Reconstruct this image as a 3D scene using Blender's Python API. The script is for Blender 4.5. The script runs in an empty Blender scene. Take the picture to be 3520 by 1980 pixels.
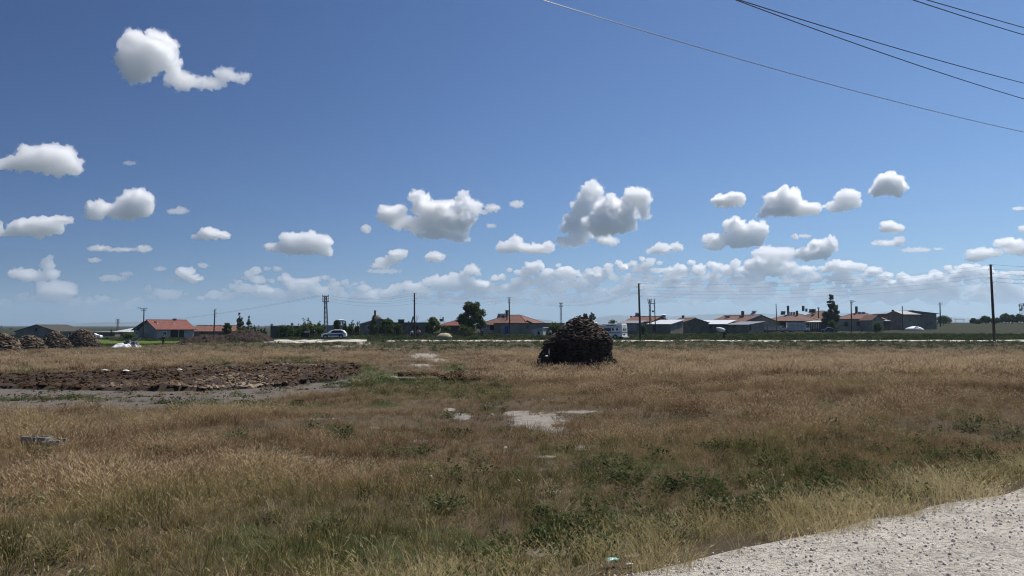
import bpy, bmesh, math, random
import numpy as np
from mathutils import Vector, Matrix, noise as mnoise

# ------------------------------------------------------------------ camera, sky, sun, exposure
scene = bpy.context.scene
C = scene.collection
F = 2561.0                      # focal length in source pixels (3520 wide)
CAMZ, HOR = 2.4, 1120.0
TH = math.atan((HOR - 990.0) / F)
cam_data = bpy.data.cameras.new('camera')
cam_data.sensor_width = 36.0
cam_data.lens = 36.0 * F / 3520.0
cam_data.clip_start, cam_data.clip_end = 0.1, 120000.0
cam = bpy.data.objects.new('camera', cam_data)
cam.location = (0, 0, CAMZ)
cam.rotation_euler = (math.pi / 2 + TH, 0, 0)
C.objects.link(cam)
scene.camera = cam

SUN_AZ, SUN_EL = math.radians(52), math.radians(60)
world = bpy.data.worlds.new('World')
scene.world = world
world.use_nodes = True
nt = world.node_tree
bg = nt.nodes['Background']
sky = nt.nodes.new('ShaderNodeTexSky')
sky.sky_type = 'NISHITA'
sky.sun_disc = False
sky.sun_elevation = SUN_EL
sky.sun_rotation = SUN_AZ
sky.altitude = 1000
sky.air_density = 1.0
sky.dust_density = 0.4
sky.ozone_density = 3.0
# the clear air is a deeper blue away from the sun and paler towards it
tc = nt.nodes.new('ShaderNodeTexCoord')
sx = nt.nodes.new('ShaderNodeSeparateXYZ')
mr = nt.nodes.new('ShaderNodeMapRange')
mr.inputs['From Min'].default_value, mr.inputs['From Max'].default_value = -0.6, 0.6
rp = nt.nodes.new('ShaderNodeValToRGB')
rp.color_ramp.elements[0].color = (.18, .325, .58, 1)
rp.color_ramp.elements[1].color = (.705, .885, 1.09, 1)
e_ = rp.color_ramp.elements.new(0.5); e_.color = (.465, .645, .91, 1)
mx = nt.nodes.new('ShaderNodeMix'); mx.data_type = 'RGBA'; mx.blend_type = 'MULTIPLY'; mx.inputs[0].default_value = 1.0
nt.links.new(tc.outputs['Generated'], sx.inputs[0]); nt.links.new(sx.outputs[0], mr.inputs[0]); nt.links.new(mr.outputs[0], rp.inputs[0])
nt.links.new(sky.outputs[0], mx.inputs[6]); nt.links.new(rp.outputs[0], mx.inputs[7])
nt.links.new(mx.outputs[2], bg.inputs[0])
bg.inputs[1].default_value = 0.075
sun_data = bpy.data.lights.new('sun', 'SUN')
sun_data.energy = 5.0
sun_data.angle = math.radians(0.5)
sun_data.color = (1.0, 0.95, 0.87)
sun = bpy.data.objects.new('sun', sun_data)
sd = Vector((math.sin(SUN_AZ) * math.cos(SUN_EL), math.cos(SUN_AZ) * math.cos(SUN_EL), math.sin(SUN_EL)))
sun.rotation_euler = sd.to_track_quat('Z', 'Y').to_euler()
sun.location = (0, 0, 500)
C.objects.link(sun)
scene.view_settings.view_transform = 'Standard'
scene.view_settings.look = 'None'
scene.view_settings.exposure = 0.25
scene.view_settings.gamma = 1.0
scene.view_settings.use_curve_mapping = False
cy = scene.cycles
cy.max_bounces, cy.diffuse_bounces, cy.glossy_bounces = 44, 3, 3
cy.transmission_bounces, cy.volume_bounces, cy.transparent_max_bounces = 4, 40, 64
cy.use_denoising = True
cy.filter_width = 1.1

rng = np.random.default_rng(7)
random.seed(7)

# ------------------------------------------------------------------ helpers
def ray(px, py):
    xc, yc = (px - 1760.0) / F, (990.0 - py) / F
    ct, st = math.cos(TH), math.sin(TH)
    return Vector((xc, ct - yc * st, st + yc * ct))

def W(px, py, Y):
    """Point on the sight line of a source pixel at depth Y."""
    d = ray(px, py)
    return Vector((0, 0, CAMZ)) + d * (Y / d.y)

def tag(o, label=None, cat=None, group=None, kind=None):
    if label: o['label'] = label
    if cat: o['category'] = cat
    if group: o['group'] = group
    if kind: o['kind'] = kind
    return o

def mesh_obj(name, verts, faces, mat, parent=None, smooth=False):
    me = bpy.data.meshes.new(name)
    me.from_pydata([tuple(v) for v in verts], [], faces)
    me.update()
    if mat: me.materials.append(mat)
    if smooth: me.polygons.foreach_set('use_smooth', [True] * len(me.polygons))
    o = bpy.data.objects.new(name, me)
    C.objects.link(o)
    if parent: o.parent = parent
    return o

def np_mesh(name, V, Fc, mat, parent=None, smooth=False):
    """V (n,3) float, Fc (m,3|4) int -> object, fast."""
    me = bpy.data.meshes.new(name)
    V = np.asarray(V, dtype=np.float32); Fc = np.asarray(Fc, dtype=np.int32)
    k = Fc.shape[1]
    me.vertices.add(len(V)); me.vertices.foreach_set('co', V.ravel())
    me.loops.add(Fc.size); me.loops.foreach_set('vertex_index', Fc.ravel())
    me.polygons.add(len(Fc))
    me.polygons.foreach_set('loop_start', np.arange(0, Fc.size, k, dtype=np.int32))
    me.polygons.foreach_set('loop_total', np.full(len(Fc), k, dtype=np.int32))
    me.update(calc_edges=True)
    me.validate()
    if smooth: me.polygons.foreach_set('use_smooth', np.ones(len(me.polygons), dtype=bool))
    if mat: me.materials.append(mat)
    o = bpy.data.objects.new(name, me)
    C.objects.link(o)
    if parent: o.parent = parent
    return o

def ico(sub):
    bm = bmesh.new(); bmesh.ops.create_icosphere(bm, subdivisions=sub, radius=1.0)
    bm.verts.ensure_lookup_table()
    V = np.array([v.co[:] for v in bm.verts]); Fc = np.array([[v.index for v in f.verts] for f in bm.faces])
    bm.free()
    return V, Fc
ICO = {k: ico(k) for k in (1, 2, 3)}
# ------------------------------------------------------------------ materials
def new_mat(name):
    m = bpy.data.materials.new(name); m.use_nodes = True
    return m, m.node_tree, m.node_tree.nodes['Principled BSDF']

def mat(name, col, rough=0.8, var=0.25, scale=1.0, bump=0.0, metal=0.0, spec=0.3, col2=None, stretch=(1, 1, 1)):
    m, t, p = new_mat(name)
    p.inputs['Roughness'].default_value = rough
    p.inputs['Metallic'].default_value = metal
    p.inputs['Specular IOR Level'].default_value = spec
    if var <= 0:
        p.inputs['Base Color'].default_value = (*col, 1)
        return m
    tc = t.nodes.new('ShaderNodeTexCoord'); mp = t.nodes.new('ShaderNodeMapping'); mp.inputs['Scale'].default_value = stretch
    n1 = t.nodes.new('ShaderNodeTexNoise'); n1.inputs['Scale'].default_value = scale; n1.inputs['Detail'].default_value = 6
    n1.inputs['Roughness'].default_value = .65
    rp = t.nodes.new('ShaderNodeValToRGB')
    c2 = col2 or tuple(min(1, c * (1 + var)) for c in col)
    c1 = tuple(c * (1 - var) for c in col)
    rp.color_ramp.elements[0].position, rp.color_ramp.elements[1].position = .32, .7
    rp.color_ramp.elements[0].color, rp.color_ramp.elements[1].color = (*c1, 1), (*c2, 1)
    L = t.links.new
    L(tc.outputs['Object'], mp.inputs[0]); L(mp.outputs[0], n1.inputs['Vector']); L(n1.outputs[0], rp.inputs[0]); L(rp.outputs[0], p.inputs['Base Color'])
    if bump:
        b = t.nodes.new('ShaderNodeBump'); b.inputs['Strength'].default_value = bump; b.inputs['Distance'].default_value = .05
        L(n1.outputs[0], b.inputs['Height']); L(b.outputs[0], p.inputs['Normal'])
    return m

def tile_mat(name, col, col2):
    """Clay tiles: rows of small units, each its own shade, with weathered blotches."""
    m, t, p = new_mat(name)
    L = t.links.new
    p.inputs['Roughness'].default_value = .85
    tc = t.nodes.new('ShaderNodeTexCoord')
    v = t.nodes.new('ShaderNodeTexVoronoi'); v.inputs['Scale'].default_value = 3.2
    n = t.nodes.new('ShaderNodeTexNoise'); n.inputs['Scale'].default_value = .45; n.inputs['Detail'].default_value = 5
    a = t.nodes.new('ShaderNodeMix'); a.data_type = 'RGBA'; a.inputs[6].default_value = (*col, 1); a.inputs[7].default_value = (*col2, 1)
    hs = t.nodes.new('ShaderNodeMix'); hs.data_type = 'RGBA'; hs.blend_type = 'MULTIPLY'; hs.inputs[0].default_value = .45
    s = t.nodes.new('ShaderNodeSeparateColor'); cb = t.nodes.new('ShaderNodeCombineColor')
    L(tc.outputs['Object'], v.inputs['Vector']); L(tc.outputs['Object'], n.inputs['Vector'])
    L(n.outputs[0], a.inputs[0]); L(v.outputs['Color'], s.inputs[0])
    for i in range(3): L(s.outputs[0], cb.inputs[i])
    L(a.outputs[2], hs.inputs[6]); L(cb.outputs[0], hs.inputs[7]); L(hs.outputs[2], p.inputs['Base Color'])
    b = t.nodes.new('ShaderNodeBump'); b.inputs['Strength'].default_value = .4; b.inputs['Distance'].default_value = .06
    L(v.outputs['Distance'], b.inputs['Height']); L(b.outputs[0], p.inputs['Normal'])
    return m

M = dict(
    grey_wall=mat('grey_plaster', (.19, .175, .15), .9, .3, .8, .2),
    dark_wall=mat('dark_block', (.085, .078, .07), .9, .35, .9, .2),
    mud_wall=mat('mud_brick', (.145, .122, .095), .9, .3, .9, .2),
    cream_wall=mat('cream_plaster', (.42, .38, .31), .9, .22, .7, .15),
    pale_wall=mat('pale_plaster', (.31, .295, .265), .9, .25, .6, .15),
    concrete=mat('raw_concrete', (.205, .185, .155), .9, .3, .7, .2),
    tile=tile_mat('red_clay_tile', (.22, .06, .042), (.15, .05, .04)),
    tile_old=tile_mat('old_clay_tile', (.23, .09, .06), (.145, .066, .048)),
    tile_brown=tile_mat('brown_clay_tile', (.20, .09, .062), (.125, .064, .046)),
    zinc=mat('zinc_sheet', (.60, .61, .62), .42, .12, 1.2, 0, .35, .5),
    zinc_dull=mat('dull_zinc_sheet', (.20, .195, .205), .5, .2, 1.0, 0, .3, .4),
    asphalt_roof=mat('tar_roof', (.10, .10, .105), .8, .3, .8),
    fascia=mat('dark_fascia', (.05, .045, .04), .8, .3, 1.5),
    white=mat('white_paint', (.78, .78, .76), .45, .06, 2.0, 0, 0, .5),
    dirty_white=mat('dirty_white_paint', (.46, .45, .42), .6, .3, 1.4),
    glass=mat('dark_glass', (.012, .014, .018), .08, 0, spec=.6),
    dark=mat('painted_dark', (.015, .014, .013), .9, 0),  # flat black; shade inside porch and loft openings is put into the colour
    blue_door=mat('blue_paint', (.02, .03, .26), .5, .2, 2.0),
    rubber=mat('tyre_rubber', (.02, .02, .02), .85, 0),
    rim=mat('alloy', (.35, .35, .36), .35, 0, metal=.8),
    navy=mat('navy_stripe', (.018, .03, .12), .4, 0),
    black=mat('black_plastic', (.016, .016, .017), .55, 0),
    wood=mat('weathered_wood', (.11, .085, .065), .9, .35, 3.0, .3, stretch=(1, 1, .15)),
    pole_wood=mat('pole_wood', (.055, .042, .034), .9, .4, 2.0, .2, stretch=(1, 1, .1)),
    steel=mat('galvanised_steel', (.10, .105, .11), .55, .2, 2.0, metal=.4),
    porcelain=mat('insulator', (.05, .035, .03), .4, 0),
    wire=mat('wire_metal', (.045, .045, .05), .4, 0, metal=.6),
    wire_bright=mat('bare_aluminium', (.55, .55, .56), .28, 0, metal=1.0),
    panel=mat('collector_glass', (.10, .115, .14), .12, .1, 2.0, spec=.8),
    brick=mat('chimney_brick', (.10, .07, .055), .9, .4, 3.0, .3),
    lamp=mat('lamp_housing', (.09, .09, .09), .5, 0),
    bark=mat('bark', (.075, .055, .04), .95, .35, 4.0, .4),
    tarp=mat('tan_canvas', (.42, .36, .25), .9, .25, 1.5, .3),
    white_tarp=mat('white_sheeting', (.68, .69, .70), .5, .1, 1.0, .1),
    blue_tarp=mat('navy_sheeting', (.03, .04, .07), .5, .3, 2.0),
    skin=mat('skin', (.36, .21, .15), .6, 0),
    cloth_dark=mat('dark_cloth', (.016, .016, .02), .9, .2, 4.0),
    cloth_white=mat('white_cloth', (.68, .68, .66), .9, .1, 4.0),
    cloth_red=mat('red_cloth', (.28, .06, .05), .9, .2, 4.0),
    cloth_pink=mat('pink_cloth', (.45, .24, .21), .9, .2, 4.0),
    cloth_jean=mat('denim', (.05, .07, .12), .9, .2, 4.0),
    cloth_brown=mat('brown_cloth', (.13, .09, .07), .9, .2, 4.0),
    hair=mat('dark_hair', (.015, .012, .01), .7, 0),
    dung=mat('dried_dung', (.055, .04, .03), .97, .5, 3.2, .6, col2=(.13, .10, .076)),
    dung_dark=mat('dark_dung', (.024, .016, .012), .97, .5, 2.5, .6, col2=(.052, .035, .026)),
    dung_grey=mat('weathered_dung', (.09, .064, .045), .97, .5, 3.0, .6, col2=(.20, .15, .108)),
    teal=mat('teal_plastic', (.25, .46, .43), .35, .3, 9.0),
    block=mat('broken_concrete', (.15, .15, .155), .9, .35, 7.0, .4),
    dung_mid=mat('dung_painted_shade', (.045, .032, .024), .97, .5, 3.2, .6, col2=(.095, .072, .055)),  # darker copy of dung, the lower wall's shade painted into it
    stone=mat('pale_stone', (.46, .43, .39), .9, .3, 6.0, .3),
)

def leaf_mat(name, c1, c2, trans=.38, attr=None):
    """Leaves and blades: diffuse plus light passing through; shade varies from piece to piece."""
    m = bpy.data.materials.new(name); m.use_nodes = True
    t = m.node_tree; t.nodes.clear(); L = t.links.new
    out = t.nodes.new('ShaderNodeOutputMaterial')
    d = t.nodes.new('ShaderNodeBsdfDiffuse'); tr = t.nodes.new('ShaderNodeBsdfTranslucent'); mx = t.nodes.new('ShaderNodeMixShader')
    mx.inputs[0].default_value = trans
    rp = t.nodes.new('ShaderNodeValToRGB')
    cols = c1 if isinstance(c1, list) else [c1, c2]
    el = rp.color_ramp.elements
    while len(el) < len(cols): el.new(.5)
    for i, c in enumerate(cols):
        el[i].position = i / (len(cols) - 1); el[i].color = (*c, 1)
    if attr:
        a = t.nodes.new('ShaderNodeAttribute'); a.attribute_type = 'INSTANCER'; a.attribute_name = attr
        g = t.nodes.new('ShaderNodeNewGeometry')
        mm = t.nodes.new('ShaderNodeMath'); mm.operation = 'MULTIPLY_ADD'; mm.inputs[1].default_value = .34
        ad = t.nodes.new('ShaderNodeMath'); ad.operation = 'SUBTRACT'; ad.inputs[1].default_value = .17
        L(g.outputs['Random Per Island'], mm.inputs[0]); L(a.outputs['Fac'], ad.inputs[0]); L(ad.outputs[0], mm.inputs[2]); L(mm.outputs[0], rp.inputs[0])
    else:
        tc = t.nodes.new('ShaderNodeTexCoord'); n = t.nodes.new('ShaderNodeTexNoise'); n.inputs['Scale'].default_value = .8; n.inputs['Detail'].default_value = 4
        g = t.nodes.new('ShaderNodeNewGeometry')
        mm = t.nodes.new('ShaderNodeMath'); mm.operation = 'MULTIPLY_ADD'; mm.inputs[1].default_value = .5
        ad = t.nodes.new('ShaderNodeMath'); ad.operation = 'SUBTRACT'; ad.inputs[1].default_value = .25
        L(tc.outputs['Object'], n.inputs['Vector']); L(g.outputs['Random Per Island'], mm.inputs[0]); L(n.outputs[0], ad.inputs[0]); L(ad.outputs[0], mm.inputs[2]); L(mm.outputs[0], rp.inputs[0])
    L(rp.outputs[0], d.inputs[0]); L(rp.outputs[0], tr.inputs[0])
    L(d.outputs[0], mx.inputs[1]); L(tr.outputs[0], mx.inputs[2]); L(mx.outputs[0], out.inputs['Surface'])
    return m
LEAF_DARK = leaf_mat('dark_leaves', (.036, .054, .017), (.12, .155, .052))
LEAF_MID = leaf_mat('green_leaves', (.05, .078, .018), (.16, .21, .058))
LEAF_GREY = leaf_mat('grey_green_leaves', (.045, .06, .036), (.15, .175, .12))

# ------------------------------------------------------------------ terrain
def ss(a, b, x):
    t = np.clip((x - a) / (b - a), 0, 1)
    return t * t * (3 - 2 * t)
ROAD_P = np.array((0.92, 4.76)); ROAD_N = np.array((-.513, .858)); ROAD_U = np.array((.858, .513))
def road_s(x, y):
    """Metres beyond the edge of the gravel road (negative on it)."""
    return (x - ROAD_P[0]) * ROAD_N[0] + (y - ROAD_P[1]) * ROAD_N[1]
_ph = rng.uniform(0, 6.28, 40); _dr = rng.uniform(0, 6.28, 40)
def wob(x, y, n0, n1, wl):
    """Smooth pseudo-noise, about -1..1."""
    z = 0 * x
    for i in range(n0, n1):
        k = 6.283 / (wl * (0.6 + 0.11 * (i - n0)))
        z = z + np.sin((x * math.cos(_dr[i]) + y * math.sin(_dr[i])) * k + _ph[i])
    return z / math.sqrt(n1 - n0)
def height(x, y):
    x = np.asarray(x, float); y = np.asarray(y, float)
    s = road_s(x, y)
    z = 0.8 * (1 - ss(0.4, 30, s))
    off = ss(0.3, 3, s) * (1 - ss(300, 900, np.hypot(x, y)))
    z = z + off * (0.05 * wob(x, y, 0, 8, 7) + 0.025 * wob(x, y, 8, 16, 2.2))
    z = z - 0.12 * ss(.2, 1.2, s) * (1 - ss(1.6, 4.5, s))
    z = z - 0.9 * ss(-38, -55, x) * ss(45, 110, y)
    z = z + 4.2 * ss(135, 420, y) * ss(20, 160, x)
    return z
def hz(x, y): return float(height(x, y))
def G(px, py):
    """Ground point under a source pixel."""
    d = ray(px, py); Y = 3.0
    while Y < 6000:
        p = Vector((0, 0, CAMZ)) + d * (Y / d.y)
        if p.z <= hz(p.x, p.y): break
        Y *= 1.004
    return Vector((p.x, p.y, hz(p.x, p.y)))
def on(px, Y, lift=0.0):
    """Point on the ground at depth Y on the column of a source pixel."""
    p = W(px, HOR, Y)
    return Vector((p.x, p.y, hz(p.x, p.y) + lift))
def project(x, y, z):
    dz = z - CAMZ; ct, st = math.cos(TH), math.sin(TH)
    dep = y * ct + dz * st; up = -y * st + dz * ct
    dep = np.where(dep > .2, dep, np.nan)
    return 1760 + F * x / dep, 990 - F * up / dep

def ell(px, py, L, soft=.5):
    """Union of soft ellipses (cx, cy, rx, ry) laid out on the picture grid, 0..1."""
    v = np.zeros_like(px)
    for (cx, cy_, rx, ry) in L:
        d = np.sqrt(((px - cx) / rx) ** 2 + ((py - cy_) / ry) ** 2)
        v = np.maximum(v, np.clip((1 + soft - d) / (2 * soft), 0, 1))
    return np.nan_to_num(v)
BARE = [(1850, 1448, 90, 30), (1780, 1420, 50, 8), (1900, 1482, 60, 16), (1990, 1416, 70, 5), (1455, 1224, 50, 9), (1505, 1238, 35, 6), (1590, 1432, 30, 11), (1545, 1408, 20, 5), (900, 1497, 25, 4),
        (1440, 1518, 40, 6), (1880, 1570, 40, 4), (1890, 1612, 50, 5), (1905, 1690, 40, 4), (1880, 1900, 70, 18), (1640, 1972, 60, 12), (1450, 1255, 40, 4), (2110, 1868, 60, 14), (1250, 1180, 25, 4), (1390, 1295, 40, 5),
        (2480, 1725, 60, 16), (2880, 1690, 60, 14), (3380, 1600, 60, 14), (2170, 1905, 30, 8), (1100, 1440, 60, 3), (1300, 1470, 40, 3), (1040, 1570, 50, 3), (2030, 1540, 60, 10), (1170, 1190, 40, 3)]
GREENW = [(1310, 1312, 190, 34), (1480, 1335, 190, 32), (1560, 1265, 45, 12), (1250, 1275, 60, 22), (740, 1250, 60, 9), (1000, 1243, 130, 9), (1300, 1392, 80, 9), (1120, 1310, 90, 10), (1350, 1345, 160, 14), (780, 1395, 260, 10), (200, 1372, 120, 5), (420, 1380, 120, 4), (700, 1375, 90, 5), (60, 1378, 90, 5), (1680, 1350, 90, 30),
          (1185, 1505, 20, 10), (790, 1518, 30, 8), (1700, 1410, 40, 10), (1000, 1395, 160, 10)]
GREENG = [(100, 1270, 130, 14), (2700, 1420, 90, 18), (2850, 1395, 60, 14), (850, 1880, 180, 100), (1200, 1910, 330, 90), (1500, 1890, 260, 100), (2000, 1800, 300, 60), (1900, 1560, 90, 30), (2250, 1600, 120, 20), (2600, 1560, 120, 18), (3000, 1330, 200, 12)]
MEADOW = [(480, 1180, 200, 8), (270, 1172, 120, 6), (940, 1173, 80, 4), (640, 1178, 60, 6)]
def poly_in(px, py, P):
    c = np.zeros(px.shape, bool); n = len(P)
    for i in range(n):
        x0, y0 = P[i]; x1, y1 = P[(i + 1) % n]
        if y0 == y1: continue
        k = ((y0 > py) != (y1 > py)) & (px < (x1 - x0) * (py - y0) / (y1 - y0) + x0)
        c ^= k
    return c
DIRT = [(-400, 1338), (0, 1336), (300, 1342), (700, 1345), (1000, 1327), (1190, 1302), (1215, 1322), (1200, 1345), (1000, 1362), (900, 1378), (600, 1404), (300, 1414), (0, 1410), (-400, 1404)]
BED = [(-400, 1292), (0, 1292), (300, 1288), (700, 1268), (1000, 1255), (1180, 1255), (1240, 1268), (1235, 1285), (1190, 1302), (1000, 1327), (700, 1345), (300, 1342), (0, 1336), (-400, 1330)]

def build_ground():
    ang = np.concatenate([np.linspace(-180, -56, 70)[:-1], np.linspace(-56, -40, 60)[:-1], np.linspace(-40, 40, 820)[:-1], np.linspace(40, 56, 60)[:-1], np.linspace(56, 180, 70)[:-1]])
    rad = np.concatenate([np.geomspace(.4, 220, 420)[:-1], np.geomspace(220, 30000, 90)])
    A, R = np.meshgrid(np.radians(ang), rad)
    X, Yy = R * np.sin(A), R * np.cos(A)
    Z = height(X, Yy)
    V = np.stack([X, Yy, Z], -1).reshape(-1, 3)
    na, nr = len(ang), len(rad)
    i, j = np.meshgrid(np.arange(nr - 1), np.arange(na), indexing='ij')
    a = i * na + j; b = i * na + (j + 1) % na
    Fc = np.stack([a, a + na, b + na, b], -1).reshape(-1, 4)
    V = np.vstack([V, [[0, 0, hz(0, 0)]]])
    px, py = project(V[:, 0], V[:, 1], V[:, 2])
    front = V[:, 1] > 2
    px = np.where(front, px, 1e6); py = np.where(front, py, 1e6)
    bare = ell(px, py, BARE, .6)
    dirt = poly_in(px, py, DIRT).astype(float)
    grn = np.maximum(ell(px, py, GREENW, .5), .7 * ell(px, py, GREENG, .5))
    mead = ell(px, py, MEADOW, .3)
    far = ss(60, 130, np.hypot(V[:, 0], V[:, 1]))
    o = np_mesh('ground', V, Fc[:, ::-1], None, smooth=True)
    tri = [(len(V) - 1, (k + 1) % na, k) for k in range(na)]
    me = o.data
    for nm, arr in (('bare', bare), ('dirt', dirt), ('green', grn), ('meadow', mead), ('far', far)):
        at = me.attributes.new(nm, 'FLOAT', 'POINT'); at.data.foreach_set('value', np.nan_to_num(arr).astype(np.float32))
    m, t, p = new_mat('dry_soil_and_straw'); L = t.links.new
    p.inputs['Roughness'].default_value = .98; p.inputs['Specular IOR Level'].default_value = .1
    geo = t.nodes.new('ShaderNodeNewGeometry')
    def noise(sc, det=6, r=.65):
        n = t.nodes.new('ShaderNodeTexNoise'); n.inputs['Scale'].default_value = sc; n.inputs['Detail'].default_value = det; n.inputs['Roughness'].default_value = r
        L(geo.outputs['Position'], n.inputs['Vector']); return n.outputs[0]
    def ramp(v, stops):
        r = t.nodes.new('ShaderNodeValToRGB'); el = r.color_ramp.elements
        while len(el) < len(stops): el.new(.5)
        for e, (pos, c) in zip(el, stops): e.position = pos; e.color = (*c, 1)
        L(v, r.inputs[0]); return r.outputs[0]
    def mixc(f, a, b):
        x = t.nodes.new('ShaderNodeMix'); x.data_type = 'RGBA'; L(f, x.inputs[0]); L(a, x.inputs[6]); L(b, x.inputs[7]); return x.outputs[2]
    def attr(nm):
        a = t.nodes.new('ShaderNodeAttribute'); a.attribute_name = nm; return a.outputs['Fac']
    def mask(nm, nz, k=.9):
        """attribute edge broken up by noise"""
        s = t.nodes.new('ShaderNodeMath'); s.operation = 'MULTIPLY_ADD'; s.inputs[1].default_value = k
        h = t.nodes.new('ShaderNodeMath'); h.operation = 'SUBTRACT'; h.inputs[1].default_value = .5 * k
        L(nz, s.inputs[0]); L(attr(nm), h.inputs[0]); L(h.outputs[0], s.inputs[2])
        r = t.nodes.new('ShaderNodeMapRange'); r.inputs[1].default_value = .38; r.inputs[2].default_value = .62
        L(s.outputs[0], r.inputs[0]); return r.outputs[0]
    n_big, n_mid, n_fine, n_grit = noise(.12), noise(1.1), noise(7, 8, .75), noise(38, 6, .8)
    soil = mixc(n_fine, ramp(n_mid, [(.3, (.06, .045, .032)), (.7, (.125, .096, .066))]), ramp(n_big, [(.35, (.115, .085, .058)), (.65, (.095, .082, .05))]))
    crust = ramp(n_fine, [(.3, (.20, .175, .15)), (.5, (.27, .245, .215)), (.7, (.37, .34, .30))])
    dirt_c = ramp(n_fine, [(.25, (.085, .075, .065)), (.55, (.14, .125, .11)), (.8, (.19, .17, .15))])
    green_c = ramp(n_fine, [(.3, (.035, .045, .018)), (.7, (.085, .095, .04))])
    mead_c = ramp(n_mid, [(.3, (.06, .09, .02)), (.7, (.095, .13, .03))])
    farn = noise(.35, 8, .7)
    far_c = mixc(n_big, ramp(farn, [(.3, (.014, .018, .009)), (.7, (.034, .04, .021))]), ramp(n_mid, [(.3, (.024, .029, .014)), (.7, (.05, .048, .027))]))  # weed tones darkened for the self-shadow this smooth sheet lacks
    c = mixc(attr('far'), soil, far_c)
    c = mixc(mask('green', n_mid, 1.5), c, green_c)
    c = mixc(mask('meadow', n_mid, .5), c, mead_c)
    c = mixc(mask('dirt', n_fine, .5), c, dirt_c)
    c = mixc(mask('bare', n_fine, 1.9), c, crust)
    L(c, p.inputs['Base Color'])
    b = t.nodes.new('ShaderNodeBump'); b.inputs['Strength'].default_value = .7; b.inputs['Distance'].default_value = .06
    ad = t.nodes.new('ShaderNodeMath'); ad.operation = 'ADD'; L(n_fine, ad.inputs[0]); L(n_grit, ad.inputs[1]); L(ad.outputs[0], b.inputs['Height']); L(b.outputs[0], p.inputs['Normal'])
    me.materials.append(m)
    o['kind'] = 'structure'
    return o
build_ground()

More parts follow.
